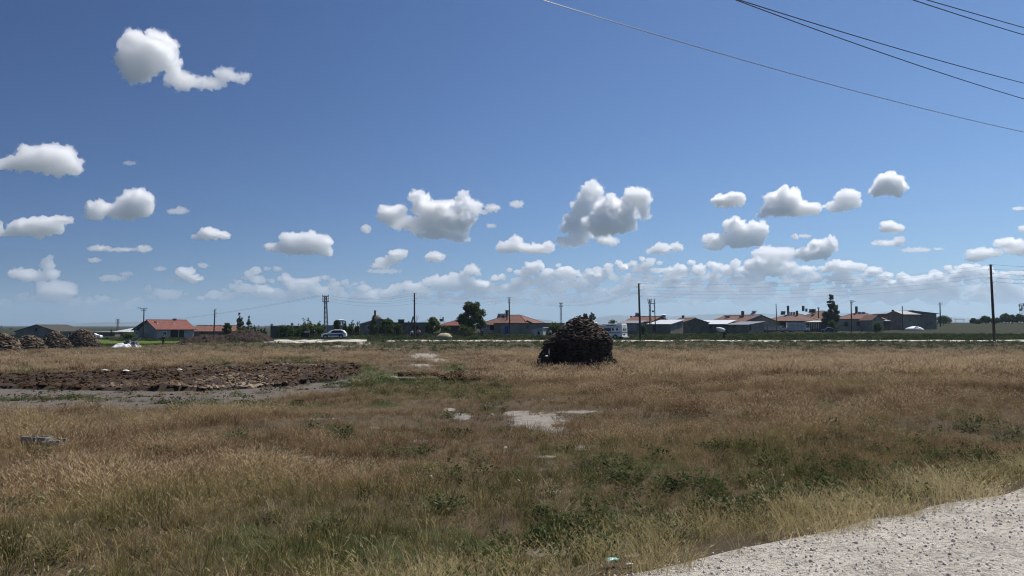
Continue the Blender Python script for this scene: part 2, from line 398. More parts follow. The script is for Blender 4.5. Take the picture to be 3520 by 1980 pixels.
# gravel road: a sheet 4 mm and more above the soil, crowned, with two pale wheel tracks
def build_road():
    u = np.concatenate([np.linspace(-40, -6, 40)[:-1], np.linspace(-6, 30, 420)[:-1], np.geomspace(30, 140, 40)])
    v = np.linspace(-7.5, .9, 110)
    Uu, Vv = np.meshgrid(u, v, indexing='ij')
    wobv = .025 * wob(Uu, Uu * 0, 16, 22, 5) + .035 * wob(Uu, Uu * 0 + 3, 22, 28, 1.6)
    edge = ss(-6.4, -7.5, Vv) + ss(.05, .5, Vv)
    VV = Vv + wobv * ss(-2, .9, Vv)
    X = ROAD_P[0] + ROAD_U[0] * Uu + ROAD_N[0] * VV; Yv = ROAD_P[1] + ROAD_U[1] * Uu + ROAD_N[1] * VV
    Z = np.maximum(height(X, Yv), .72 + 0 * X) * 0 + .8 + .045 - .02 * np.abs(Vv + 3.3) / 3.3
    rut = np.exp(-((Vv + 1.9) / .35) ** 2) + np.exp(-((Vv + 3.9) / .35) ** 2)
    ridge = np.exp(-((Vv + .75) / .45) ** 2) + .7 * np.exp(-((Vv + 2.9) / .4) ** 2)
    Z = Z - .02 * rut + .03 * ridge + .006 * wob(X, Yv, 0, 8, .9)
    low = height(X, Yv) - .06
    Z = Z * (1 - edge) + low * edge
    V = np.stack([X, Yv, Z], -1).reshape(-1, 3); n = len(v)
    i, j = np.meshgrid(np.arange(len(u) - 1), np.arange(n - 1), indexing='ij'); a = i * n + j
    o = np_mesh('gravel_road', V, np.stack([a, a + n, a + n + 1, a + 1], -1).reshape(-1, 4), None, smooth=True)
    at = o.data.attributes.new('rut', 'FLOAT', 'POINT'); at.data.foreach_set('value', rut.ravel().astype(np.float32))
    m, t, p = new_mat('crushed_pale_gravel'); L = t.links.new
    p.inputs['Roughness'].default_value = .95; p.inputs['Specular IOR Level'].default_value = .15
    geo = t.nodes.new('ShaderNodeNewGeometry')
    v1 = t.nodes.new('ShaderNodeTexVoronoi'); v1.inputs['Scale'].default_value = 42
    v2 = t.nodes.new('ShaderNodeTexVoronoi'); v2.inputs['Scale'].default_value = 95
    n1 = t.nodes.new('ShaderNodeTexNoise'); n1.inputs['Scale'].default_value = 2.2; n1.inputs['Detail'].default_value = 7
    for x in (v1, v2, n1): L(geo.outputs['Position'], x.inputs['Vector'])
    r = t.nodes.new('ShaderNodeValToRGB'); e = r.color_ramp.elements
    e[0].position, e[0].color, e[1].position, e[1].color = .3, (.36, .335, .30, 1), .72, (.50, .47, .425, 1)
    L(n1.outputs[0], r.inputs[0])
    sp = t.nodes.new('ShaderNodeSeparateColor'); L(v1.outputs['Color'], sp.inputs[0])
    r2 = t.nodes.new('ShaderNodeValToRGB'); e = r2.color_ramp.elements
    e[0].position, e[0].color, e[1].position, e[1].color = .05, (.62, .6, .58, 1), .6, (1.15, 1.13, 1.1, 1)
    L(sp.outputs[0], r2.inputs[0])
    x = t.nodes.new('ShaderNodeMix'); x.data_type = 'RGBA'; x.blend_type = 'MULTIPLY'; x.inputs[0].default_value = 1
    L(r.outputs[0], x.inputs[6]); L(r2.outputs[0], x.inputs[7])
    a = t.nodes.new('ShaderNodeAttribute'); a.attribute_name = 'rut'
    y = t.nodes.new('ShaderNodeMix'); y.data_type = 'RGBA'; y.inputs[7].default_value = (.57, .54, .49, 1)
    mm = t.nodes.new('ShaderNodeMath'); mm.operation = 'MULTIPLY'; mm.inputs[1].default_value = .75
    L(a.outputs['Fac'], mm.inputs[0]); L(mm.outputs[0], y.inputs[0]); L(x.outputs[2], y.inputs[6]); L(y.outputs[2], p.inputs['Base Color'])
    b = t.nodes.new('ShaderNodeBump'); b.inputs['Strength'].default_value = .8; b.inputs['Distance'].default_value = .02; b.invert = True
    ad = t.nodes.new('ShaderNodeMath'); ad.operation = 'ADD'; L(v1.outputs['Distance'], ad.inputs[0]); L(v2.outputs['Distance'], ad.inputs[1]); L(ad.outputs[0], b.inputs['Height']); L(b.outputs[0], p.inputs['Normal'])
    o.data.materials.append(m)
    o['kind'] = 'structure'
build_road()

# village road: a thin pale sheet draped 20 mm over the soil
def sheet(name, quads_px, m, nseg=40, lift=.02):
    """quads_px: list of rows [(far point), (near point)] in world xy"""
    V, n = [], 7
    for (a, b) in quads_px:
        for k in range(n):
            q = a.lerp(b, k / (n - 1)); V.append((q.x, q.y, hz(q.x, q.y) + lift))
    Fc = []
    for i in range(len(quads_px) - 1):
        for k in range(n - 1):
            s = i * n + k; Fc.append((s, s + 1, s + n + 1, s + n))
    o = np_mesh(name, V, Fc, m, smooth=True); o['kind'] = 'structure'
    return o
PALE = mat('pale_road_dust', (.43, .405, .36), .95, .22, .5)
rows = []
r_ = random.Random(4)
for X in np.linspace(-20, 140, 120):
    rows.append((Vector((X, 124 + r_.uniform(-.5, .5), 0)), Vector((X, 114.5 + r_.uniform(-.8, .8), 0))))
sheet('village_road', rows, PALE)
rows = []
for f in np.linspace(0, 1, 40):
    px = 885 + f * (1262 - 885)
    far = on(px, 127.5 + .8 * f); near = on(px, float(np.interp(px, [885, 930, 970, 1100, 1262], [112, 104, 101, 107, 114])))
    rows.append((far, near))
sheet('road_junction', rows, PALE, lift=.03)
rows = [(on(px, 128), on(px, 126.5)) for px in np.linspace(390, 480, 12)]
sheet('side_track', rows, PALE)

# hills on the horizon
def hills(name, D, pts, seed, col):
    r = np.random.default_rng(seed)
    xs = np.linspace(pts[0][0], pts[-1][0], 160)
    tops = np.interp(xs, [p[0] for p in pts], [p[1] for p in pts])
    k = np.ones(7) / 7; tops = np.convolve(np.pad(tops, 3, 'edge'), k, 'valid') + r.normal(0, .35, len(xs))
    V = []; rows = [0, .35, .6, .8, 1.0, .7, 0]; dep = [0, 500, 1000, 1500, 2100, 3000, 5000]
    for x, tp in zip(xs, tops):
        for h, dd in zip(rows, dep):
            X = (x - 1760) / F * (D + dd); zt = CAMZ + (HOR - tp) / F * (D + 2100)
            V.append((X, D + dd, -30 + (max(zt, -20) + 30) * h * (1 + .06 * r.normal() * (0 < h < 1))))
    n = len(rows); Fc = [(i * n + k, (i + 1) * n + k, (i + 1) * n + k + 1, i * n + k + 1) for i in range(len(xs) - 1) for k in range(n - 1)]
    o = np_mesh(name, V, Fc, mat(name + '_slopes', col, .95, .25, .002), smooth=True); o['kind'] = 'structure'
HC = (.075, .075, .055)
hills('hills', 9000, [(-900, 1124), (-300, 1118), (0, 1118), (130, 1122), (260, 1115), (330, 1107), (420, 1105), (480, 1106), (620, 1112), (800, 1120), (1000, 1130)], 1, HC)
hills('hills', 6500, [(1380, 1130), (1430, 1113), (1460, 1100), (1520, 1103), (1600, 1113), (1700, 1120), (1760, 1102), (1810, 1095), (1880, 1099), (1930, 1108), (2000, 1116)], 2, HC)
hills('hills', 9500, [(1990, 1118), (2040, 1092), (2080, 1084), (2140, 1082), (2220, 1087), (2330, 1088), (2400, 1083), (2450, 1077), (2560, 1080), (2600, 1073), (2680, 1083), (2760, 1092), (2860, 1078), (2940, 1072), (3010, 1085), (3110, 1082), (3200, 1084), (3300, 1094), (3400, 1092), (3600, 1100), (4200, 1110), (4800, 1095)], 3, HC)
# ------------------------------------------------------------------ builders for things
class MB:
    """Collects shapes in world coordinates; build() links them as one mesh."""
    def __init__(s): s.V, s.F = [], []
    def add(s, V, Fc):
        o = len(s.V); s.V += [Vector(v) for v in V]; s.F += [tuple(i + o for i in f) for f in Fc]; return s
    def box(s, c, size, rz=0.0, R=None):
        c = Vector(c); hx, hy, hz_ = size[0] / 2, size[1] / 2, size[2] / 2
        R = R or Matrix.Rotation(rz, 3, 'Z')
        P = [c + R @ Vector((x * hx, y * hy, z * hz_)) for z in (-1, 1) for y in (-1, 1) for x in (-1, 1)]
        return s.add(P, [(0, 2, 3, 1), (4, 5, 7, 6), (0, 1, 5, 4), (2, 6, 7, 3), (0, 4, 6, 2), (1, 3, 7, 5)])
    def slab(s, quad, th):
        """A plate: quad is its top (counter-clockwise from above), thickness straight down its normal."""
        q = [Vector(p) for p in quad]; n = (q[1] - q[0]).cross(q[-1] - q[0]).normalized()
        k = len(q); b = [p - n * th for p in q]
        return s.add(q + b, [tuple(range(k)), tuple(range(2 * k - 1, k - 1, -1))] + [(i, i + k, (i + 1) % k + k, (i + 1) % k) for i in range(k)])
    def tube(s, P, r, n=8, cap=True):
        P = [Vector(p) for p in P]; r = r if hasattr(r, '__len__') else [r] * len(P)
        V, Fc = [], []
        for i, p in enumerate(P):
            d = (P[min(i + 1, len(P) - 1)] - P[max(i - 1, 0)]).normalized()
            a = d.orthogonal().normalized() if abs(d.z) > .9 else d.cross(Vector((0, 0, 1))).normalized()
            b = d.cross(a)
            V += [p + (a * math.cos(6.2832 * k / n) + b * math.sin(6.2832 * k / n)) * r[i] for k in range(n)]
        for i in range(len(P) - 1):
            Fc += [(i * n + k, i * n + (k + 1) % n, (i + 1) * n + (k + 1) % n, (i + 1) * n + k) for k in range(n)]
        if cap: Fc += [tuple(range(n))[::-1], tuple(range((len(P) - 1) * n, len(P) * n))]
        return s.add(V, Fc)
    def disc(s, c, axis, r, th, n=18):
        c, axis = Vector(c), Vector(axis).normalized(); return s.tube([c - axis * th / 2, c + axis * th / 2], r, n)
    def lump(s, c, rad, seed=0, amp=.25, sub=2):
        V0, F0 = ICO[sub]; r = random.Random(seed); off = Vector((r.uniform(0, 50), r.uniform(0, 50), 0))
        V = []
        for v in V0:
            v = Vector(v); k = 1 + amp * mnoise.noise(v * 1.6 + off) + amp * .5 * mnoise.noise(v * 4 + off)
            V.append(Vector(c) + Vector((v.x * rad[0], v.y * rad[1], v.z * rad[2])) * k)
        return s.add(V, [tuple(f) for f in F0])
    def build(s, name, m, parent=None, smooth=False):
        loc = parent_loc(parent)
        return mesh_obj(name, [v - loc for v in s.V], s.F, m, parent, smooth)
def parent_loc(p):
    v = Vector((0, 0, 0))
    while p is not None: v += p.location; p = p.parent
    return v
def thing(name, label, cat, loc, group=None):
    o = bpy.data.objects.new(name, None); o.empty_display_size = .5; o.location = loc; C.objects.link(o)
    return tag(o, label, cat, group)
def single(mb, name, m, label, cat, group=None, loc=None, smooth=False):
    loc = Vector(loc) if loc is not None else Vector((sum(v.x for v in mb.V) / len(mb.V), sum(v.y for v in mb.V) / len(mb.V), min(v.z for v in mb.V)))
    o = mesh_obj(name, [v - loc for v in mb.V], mb.F, m, None, smooth); o.location = loc
    return tag(o, label, cat, group)

class House:
    """A building laid out from its front wall A-B (pixel column, depth), running back by depth metres."""
    def __init__(s, name, label, A, B, depth, eave, ridge, roof='gable_u', wall='grey_wall', tiles='tile', oh=.35, cat='house', foot=None, eave2=None):
        a, b = W(A[0], HOR, A[1]), W(B[0], HOR, B[1])
        s.a = Vector((a.x, a.y, 0)); s.u = Vector((b.x - a.x, b.y - a.y, 0)); s.L = s.u.length; s.u.normalize()
        s.n = Vector((-s.u.y, s.u.x, 0)); s.D = depth
        ym = (A[1] + B[1]) / 2
        s.ze = W(1760, eave, ym).z; s.zr = W(1760, ridge, ym + (depth / 2 if roof != 'mono_u' else 0)).z
        cs = [s.P(t, 0, d) for t in (0, s.L) for d in (0, depth)]
        s.zb = min(hz(c.x, c.y) for c in cs) - .15 if foot is None else foot
        s.root = thing(name, label, cat, s.P(s.L / 2, s.zb, depth / 2))
        L, D, ze, zr, zb = s.L, depth, s.ze, s.zr, s.zb
        w = MB(); P = s.P
        base = [P(0, zb, 0), P(L, zb, 0), P(L, zb, D), P(0, zb, D)]
        th = .14
        if roof == 'gable_u':
            top = [P(0, ze, 0), P(L, ze, 0), P(L, ze, D), P(0, ze, D), P(0, zr, D / 2), P(L, zr, D / 2)]
            w.add(base + top, [(0, 1, 5, 4), (2, 3, 7, 6), (1, 2, 6, 9, 5), (3, 0, 4, 8, 7), (4, 5, 9, 8), (6, 7, 8, 9)])
            k = (zr - ze) / (D / 2); r = MB()
            e = ze - k * oh + th + .01; rz = zr + th + .01
            r.slab([P(-oh, e, -oh), P(L + oh, e, -oh), P(L + oh, rz, D / 2), P(-oh, rz, D / 2)], th)
            r.slab([P(L + oh, e, D + oh), P(-oh, e, D + oh), P(-oh, rz, D / 2), P(L + oh, rz, D / 2)], th)
            r.tube([P(-oh, rz + .03, D / 2), P(L + oh, rz + .03, D / 2)], .11, 6)
        elif roof == 'gable_n':
            top = [P(0, ze, 0), P(L, ze, 0), P(L, ze, D), P(0, ze, D), P(L / 2, zr, 0), P(L / 2, zr, D)]
            w.add(base + top, [(0, 1, 5, 8, 4), (2, 3, 7, 9, 6), (1, 2, 6, 5), (3, 0, 4, 7), (5, 6, 9, 8), (7, 4, 8, 9)])
            k = (zr - ze) / (L / 2); r = MB(); e = ze - k * oh + th + .01; rz = zr + th + .01
            r.slab([P(-oh, e, D + oh), P(-oh, e, -oh), P(L / 2, rz, -oh), P(L / 2, rz, D + oh)], th)
            r.slab([P(L + oh, e, -oh), P(L + oh, e, D + oh), P(L / 2, rz, D + oh), P(L / 2, rz, -oh)], th)
        elif roof == 'hip':
            w.add(base + [P(0, ze, 0), P(L, ze, 0), P(L, ze, D), P(0, ze, D)], [(0, 1, 5, 4), (1, 2, 6, 5), (2, 3, 7, 6), (3, 0, 4, 7), (4, 5, 6, 7)])
            h = min(D / 2, L * .42); r = MB(); e = ze + .02
            c = [P(-oh, e, -oh), P(L + oh, e, -oh), P(L + oh, e, D + oh), P(-oh, e, D + oh)]
            c2 = [v - Vector((0, 0, .12)) for v in c]
            t = [P(h, zr, D / 2), P(L - h, zr, D / 2)]
            r.add(c + t + c2, [(0, 1, 5, 4), (1, 2, 5), (2, 3, 4, 5), (3, 0, 4), (6, 7, 1, 0), (7, 8, 2, 1), (8, 9, 3, 2), (9, 6, 0, 3), (9, 8, 7, 6)])
            for q0, q1 in ((c[0], t[0]), (c[1], t[1]), (c[2], t[1]), (c[3], t[0]), (t[0], t[1])): r.tube([q0, q1], .1, 6)
        elif roof == 'flat':
            w.add(base + [P(0, ze, 0), P(L, ze, 0), P(L, ze, D), P(0, ze, D)], [(0, 1, 5, 4), (1, 2, 6, 5), (2, 3, 7, 6), (3, 0, 4, 7), (4, 5, 6, 7)])
            r = MB(); r.slab([P(-oh, ze + .2, -oh), P(L + oh, ze + .2, -oh), P(L + oh, ze + .2, D + oh), P(-oh, ze + .2, D + oh)], .19)
        elif roof == 'mono_n':     # rises to the back
            w.add(base + [P(0, ze, 0), P(L, ze, 0), P(L, zr, D), P(0, zr, D)], [(0, 1, 5, 4), (1, 2, 6, 5), (2, 3, 7, 6), (3, 0, 4, 7), (4, 5, 6, 7)])
            k = (zr - ze) / D; r = MB(); r.slab([P(-oh, ze - k * oh + th, -oh), P(L + oh, ze - k * oh + th, -oh), P(L + oh, zr + k * oh + th, D + oh), P(-oh, zr + k * oh + th, D + oh)], th - .01)
        elif roof == 'mono_u':     # rises along the front
            w.add(base + [P(0, ze, 0), P(L, zr, 0), P(L, zr, D), P(0, ze, D)], [(0, 1, 5, 4), (1, 2, 6, 5), (2, 3, 7, 6), (3, 0, 4, 7), (4, 5, 6, 7)])
            k = (zr - ze) / L; r = MB(); r.slab([P(-oh, ze - k * oh + th, -oh), P(L + oh, zr + k * oh + th, -oh), P(L + oh, zr + k * oh + th, D + oh), P(-oh, ze - k * oh + th, D + oh)], th - .01)
        s.wall = w.build('wall', M[wall], s.root)
        s.roof = r.build('roof', M[tiles], s.root)
    def P(s, t, z, d=0.0): return Vector((s.a.x, s.a.y, z)) + s.u * t + s.n * d
    def hit(s, px, py, d=0.0):
        """Where the sight line of a pixel meets the plane d metres behind the front wall."""
        r = ray(px, py); o = Vector((0, 0, CAMZ)); a = s.a + s.n * d
        k = (a - o).dot(s.n) / r.dot(s.n); return o + r * k
    def window(s, x0, x1, y0, y1, frame='white', panes=2, label=None):
        p0, p1 = s.hit(x0, y1), s.hit(x1, y0)
        t0, t1 = (p0 - s.a).dot(s.u), (p1 - s.a).dot(s.u); z0, z1 = p0.z, p1.z
        f = MB(); w = .09; R = Matrix((s.u, s.n, Vector((0, 0, 1)))).transposed()
        for (tt, zz, sx, sz) in (((t0 + t1) / 2, z0, t1 - t0 + w, w), ((t0 + t1) / 2, z1, t1 - t0 + w, w), (t0, (z0 + z1) / 2, w, z1 - z0 - w), (t1, (z0 + z1) / 2, w, z1 - z0 - w)):
            f.box(s.P(tt, zz, -.03), (sx, .1, sz), R=R)
        for k in range(1, panes): f.box(s.P(t0 + (t1 - t0) * k / panes, (z0 + z1) / 2, -.028), (.06, .08, z1 - z0 - w), R=R)
        o = f.build('window', M[frame], s.root)
        MB().box(s.P((t0 + t1) / 2, (z0 + z1) / 2, -.005), (t1 - t0 - .02, .02, z1 - z0 - .02), R=R).build('pane', M['glass'], o)
        if label: o['label'] = label
        return o
    def door(s, x0, x1, y0, y1, m='wood', name='door', label=None):
        p0, p1 = s.hit(x0, y1), s.hit(x1, y0); t0, t1 = (p0 - s.a).dot(s.u), (p1 - s.a).dot(s.u)
        z0, z1 = p0.z, p1.z; R = Matrix((s.u, s.n, Vector((0, 0, 1)))).transposed()
        o = MB().box(s.P((t0 + t1) / 2, (z0 + z1) / 2, -.02), (t1 - t0, .06, z1 - z0), R=R).build(name, M[m], s.root)
        if label: o['label'] = label
        return o
    def chimney(s, px, y0, y1, wpx, d=None, m='brick', name='chimney', cap=True):
        d = s.D / 2 if d is None else d
        b, t = s.hit(px, y1, d), s.hit(px, y0, d); w = abs((s.hit(px + wpx, y0, d) - t).length)
        mb = MB().box((b + t) / 2, (w, w, t.z - b.z + .3), math.atan2(s.u.y, s.u.x))
        if cap: mb.box(t + Vector((0, 0, .06)), (w * 1.18, w * 1.18, .1), math.atan2(s.u.y, s.u.x))
        return mb.build(name, M[m], s.roof)

def solar(label, h, px0, px1, y0, y1, d, lean=.8, n=2, tank=True, face=None):
    """Roof-top water heater: glazed collectors on a frame with a tank above."""
    p0, p1 = h.hit(px0, y1, d), h.hit(px1, y1, d); t = h.hit(px0, y0, d)
    wdt = (p1 - p0).length; hgt = t.z - p0.z
    u = h.u; up = (Vector((0, 0, 1)) * hgt + h.n * lean * hgt)
    root = thing('solar_water_heater', label, 'solar heater', p0 + u * wdt / 2, 'solar water heaters on the roofs')
    nn = u.cross(up).normalized()
    f = MB(); g = 0.05
    for k in range(n):
        a0, a1 = p0 + u * (wdt * k / n + g), p0 + u * (wdt * (k + 1) / n - g)
        f.slab([a0, a1, a1 + up, a0 + up], .08)
    f.build('frame', M['white'], root)
    for k in range(n):
        a0, a1 = p0 + u * (wdt * k / n + 2 * g), p0 + u * (wdt * (k + 1) / n - 2 * g); o = nn * .012
        MB().slab([a0 + o + up * .04, a1 + o + up * .04, a1 + o + up * .96, a0 + o + up * .96], .008).build('collector', M['panel'], root)
    if tank:
        c = p0 + up + Vector((0, 0, .25)); MB().tube([c + u * .1, c + u * (wdt - .1)], .25, 12).build('tank', M['zinc'], root)
    return root

# ------------------------------------------------------------------ poles, pylons, wires
POLE = {}
def pole(key, label, base, top, Y, r, arms=(), m='pole_wood', lamp=None, ins=True, g='wooden poles carrying the village wires', name='utility_pole', cat='pole', box=None):
    """base/top: source pixels; arms: (py, half-width m)"""
    b = W(base[0], HOR, Y); b.z = hz(b.x, b.y) - .2
    t = W(top[0], top[1], Y)
    root = thing(name, label, cat, (b.x, b.y, b.z + .2), g)
    MB().tube([b, b.lerp(t, .5), t], [r, r * .86, r * .72], 10).build('shaft', M[m], root)
    att = []
    for (py, hw) in arms:
        k = (W(1760, py, Y).z - b.z) / (t.z - b.z); c = b.lerp(t, k)
        MB().box(c + Vector((0, -r - .03, 0)), (2 * hw, .09, .1)).build('crossarm', M['steel'], root)
        for sx in (-1, 1):
            MB().tube([c + Vector((sx * hw * .92, -r - .03, .05)), c + Vector((sx * hw * .92, -r - .03, .24))], [.05, .035], 6).build('insulator', M['porcelain'], root)
            att.append(c + Vector((sx * hw * .92, -r - .03, .24)))
    if ins and not arms:
        for i in range(5):
            c = b.lerp(t, .985 - .055 * i); sx = 1 if i % 2 == 0 else -1
            q = c + Vector((sx * (r + .16), 0, 0))
            MB().tube([c, q, q + Vector((0, 0, .16))], [.025, .025, .05], 6).build('insulator', M['porcelain'], root)
            att.append(q + Vector((0, 0, .16)))
    if lamp:
        c = b.lerp(t, lamp[1]); e = c + Vector((lamp[0], -.2, .28)); a = MB().tube([c, e], .035, 6).build('lamp_arm', M['steel'], root)
        MB().box(e + Vector((lamp[0] * .18, 0, .03)), (.7, .25, .13), 0).build('lamp_head', M['lamp'], a)
    if box:
        c = b.lerp(t, box[1]); MB().tube([c + Vector((box[0], -.1, -.22)), c + Vector((box[0], -.1, .22))], .26, 12).build('round_box', M['black'], root)
    POLE[key] = att or [t]
    return root
def lattice(key, label, base, top, Y, w0, w1, arms, g=None, name='lattice_pylon', bars=7, head=None):
    b = W(base[0], HOR, Y); b.z = hz(b.x, b.y) - .1; t = W(top[0], top[1], Y); H = t.z - b.z
    root = thing(name, label, 'pylon', (b.x, b.y, b.z + .1), g)
    def corner(k, sx, sy): w = (w0 + (w1 - w0) * k) / 2; return b.lerp(t, k) + Vector((sx * w, sy * w, 0))
    for sx in (-1, 1):
        for sy in (-1, 1): MB().tube([corner(0, sx, sy), corner(1, sx, sy)], .055, 5).build('leg', M['steel'], root)
    br = MB()
    for i in range(bars):
        k0, k1 = i / bars, (i + 1) / bars
        for (p, q) in (((-1, -1), (1, -1)), ((1, -1), (1, 1)), ((1, 1), (-1, 1)), ((-1, 1), (-1, -1))):
            br.tube([corner(k0, *p), corner(k1, *q)], .03, 4); br.tube([corner(k0, *q), corner(k1, *p)], .03, 4); br.tube([corner(k1, *p), corner(k1, *q)], .03, 4)
    br.build('bracing', M['steel'], root)
    att = []
    for (py, hw) in arms:
        k = (W(1760, py, Y).z - b.z) / H; c = b.lerp(t, k)
        MB().box(c, (2 * hw, w1 + .1, .14)).build('crossarm', M['steel'], root)
        for sx in (-1, 1):
            q = c + Vector((sx * hw * .94, 0, .07)); MB().tube([q, q + Vector((0, 0, .28))], [.08, .05], 6).build('insulator', M['porcelain'], root); att.append(q + Vector((0, 0, .28)))
    if head:
        for (dx, dz, s) in head: MB().box(t + Vector((dx, 0, dz)), s).build('antenna_panel', M['lamp'], root)
    POLE[key] = att or [t]
    return root
def wires(k0, k1, label, n=4, sag=.5, r=.017, group=None):
    A, B = POLE[k0], POLE[k1]
    for i in range(n):
        a, b = A[i % len(A)] + Vector((0, 0, -.18 * (i // len(A)))), B[i % len(B)] + Vector((0, 0, -.18 * (i // len(B))))
        P = [a.lerp(b, k / 14) - Vector((0, 0, 4 * sag * (k / 14) * (1 - k / 14))) for k in range(15)]
        single(MB().tube(P, r, 4), 'overhead_wire', M['wire'], label, 'wire', group or label, loc=a)

# ------------------------------------------------------------------ trees and bushes
def leaves(name, centers, spread, n, size, m, parent, seed, up=.2):
    r = np.random.default_rng(seed)
    cs = np.array([c[:3] for c in centers], float); sp = np.array([c[3] if len(c) > 3 else spread for c in centers], float)
    i = r.choice(len(cs), n, p=sp ** 2 / (sp ** 2).sum())
    d = r.normal(size=(n, 3)); d /= np.linalg.norm(d, axis=1)[:, None]
    pos = cs[i] + d * (sp[i] * (r.uniform(.0, 1.0, n) ** .6 + .35 * np.abs(r.normal(size=n))))[:, None] * np.array((1, 1, .85))
    a = r.normal(size=(n, 3)); a /= np.linalg.norm(a, axis=1)[:, None]
    b = np.cross(a, r.normal(size=(n, 3))); b /= np.linalg.norm(b, axis=1)[:, None]
    s = size * r.uniform(.6, 1.3, n)[:, None]
    V = np.stack([pos - a * s, pos - b * s * .55, pos + a * s, pos + b * s * .55], 1).reshape(-1, 3)
    V -= np.array(parent_loc(parent)[:])
    return np_mesh(name, V, np.arange(4 * n).reshape(-1, 4), m, parent)
def tree(name, label, px, Y, top, wpx, kind='round', m=None, seed=0, group=None, n=1500, base_py=None, cat='tree', leaf=.17):
    r = np.random.default_rng(seed + 100)
    b = on(px, Y); t = W(px, top, Y); H = t.z - b.z; w = wpx / F * Y
    root = thing(name, label, cat, b, group)
    tr = MB(); cl = []
    m = m or LEAF_DARK
    if kind == 'round':
        tr.tube([b - Vector((0, 0, .1)), b + Vector((.05, 0, H * .3)), b + Vector((0, 0, H * .6))], [H * .035, H * .028, H * .015], 7)
        for k in range(7):
            a = r.uniform(0, 6.28); e = b + Vector((math.cos(a) * w * .3, math.sin(a) * w * .3, H * r.uniform(.5, .8)))
            tr.tube([b + Vector((0, 0, H * r.uniform(.2, .4))), e], [H * .014, H * .006], 5)
        for k in range(64):
            z = r.uniform(.24, .97); prof = math.sin(math.pi * min(1, (z - .1) / .95) ** .8) ** .7; a = r.uniform(0, 6.28); q = r.uniform(.2, 1) ** .5 * .4 * w * prof
            cl.append((b.x + math.cos(a) * q, b.y + math.sin(a) * q, b.z + H * z, w * r.uniform(.045, .12)))
    elif kind == 'poplar':
        tr.tube([b - Vector((0, 0, .1)), b + Vector((0, 0, H * .5)), b + Vector((0, 0, H * .92))], [H * .025, H * .016, H * .004], 7)
        for k in range(9):
            a = r.uniform(0, 6.28); z = H * r.uniform(.1, .5); tr.tube([b + Vector((0, 0, z)), b + Vector((math.cos(a) * w * .25, math.sin(a) * w * .25, z + H * .3))], [H * .008, H * .003], 5)
        for k in range(60):
            z = r.uniform(.1, .99); prof = min(1, z / .25) * (1 - max(0, z - .45) / .6) ** .8; a = r.uniform(0, 6.28); q = r.uniform(.1, 1) ** .7 * .44 * w * prof
            cl.append((b.x + math.cos(a) * q, b.y + math.sin(a) * q, b.z + H * z, w * r.uniform(.07, .15) * max(.45, prof)))
    elif kind == 'shoots':   # many upright leafy shoots
        for k in range(max(8, int(wpx / 5))):
            x0, x1 = r.uniform(-.32, .32) * w, 0; x1 = x0 * 1.5 + r.uniform(-.06, .06) * w; y0 = r.uniform(-.2, .2) * w; h = H * r.uniform(.55, 1.0)
            p0, p1 = b + Vector((x0 * .5, y0, -.05)), b + Vector((x1, y0 * 1.3, h))
            tr.tube([p0, p0.lerp(p1, .5), p1], [.05, .035, .012], 5)
            for f in np.linspace(.3, 1.0, 8):
                q = p0.lerp(p1, f); cl.append((q.x + r.uniform(-.1, .1), q.y, q.z, max(.12, .055 * w * (1.5 - f))))
            cl.append((p0.x * .5 + b.x * .5 + x0, b.y + y0, b.z + H * r.uniform(.15, .5), .15 * w))
    elif kind == 'bush':
        tr.tube([b - Vector((0, 0, .1)), b + Vector((0, 0, H * .6))], [.06, .02], 5)
        for k in range(26):
            z = r.uniform(.12, .88); q = .42 * w * math.sqrt(max(.05, 1 - (z - .25) ** 2 / .6)) * r.uniform(.1, 1); a = r.uniform(0, 6.28)
            cl.append((b.x + math.cos(a) * q, b.y + math.sin(a) * q * .7, b.z + H * z, min(w, 2 * H) * r.uniform(.1, .2)))
    tr.build('trunk', M['bark'], root)
    leaves('crown', cl, .3, int(n * 1.9), leaf * 1.15, m, root, seed)
    return root

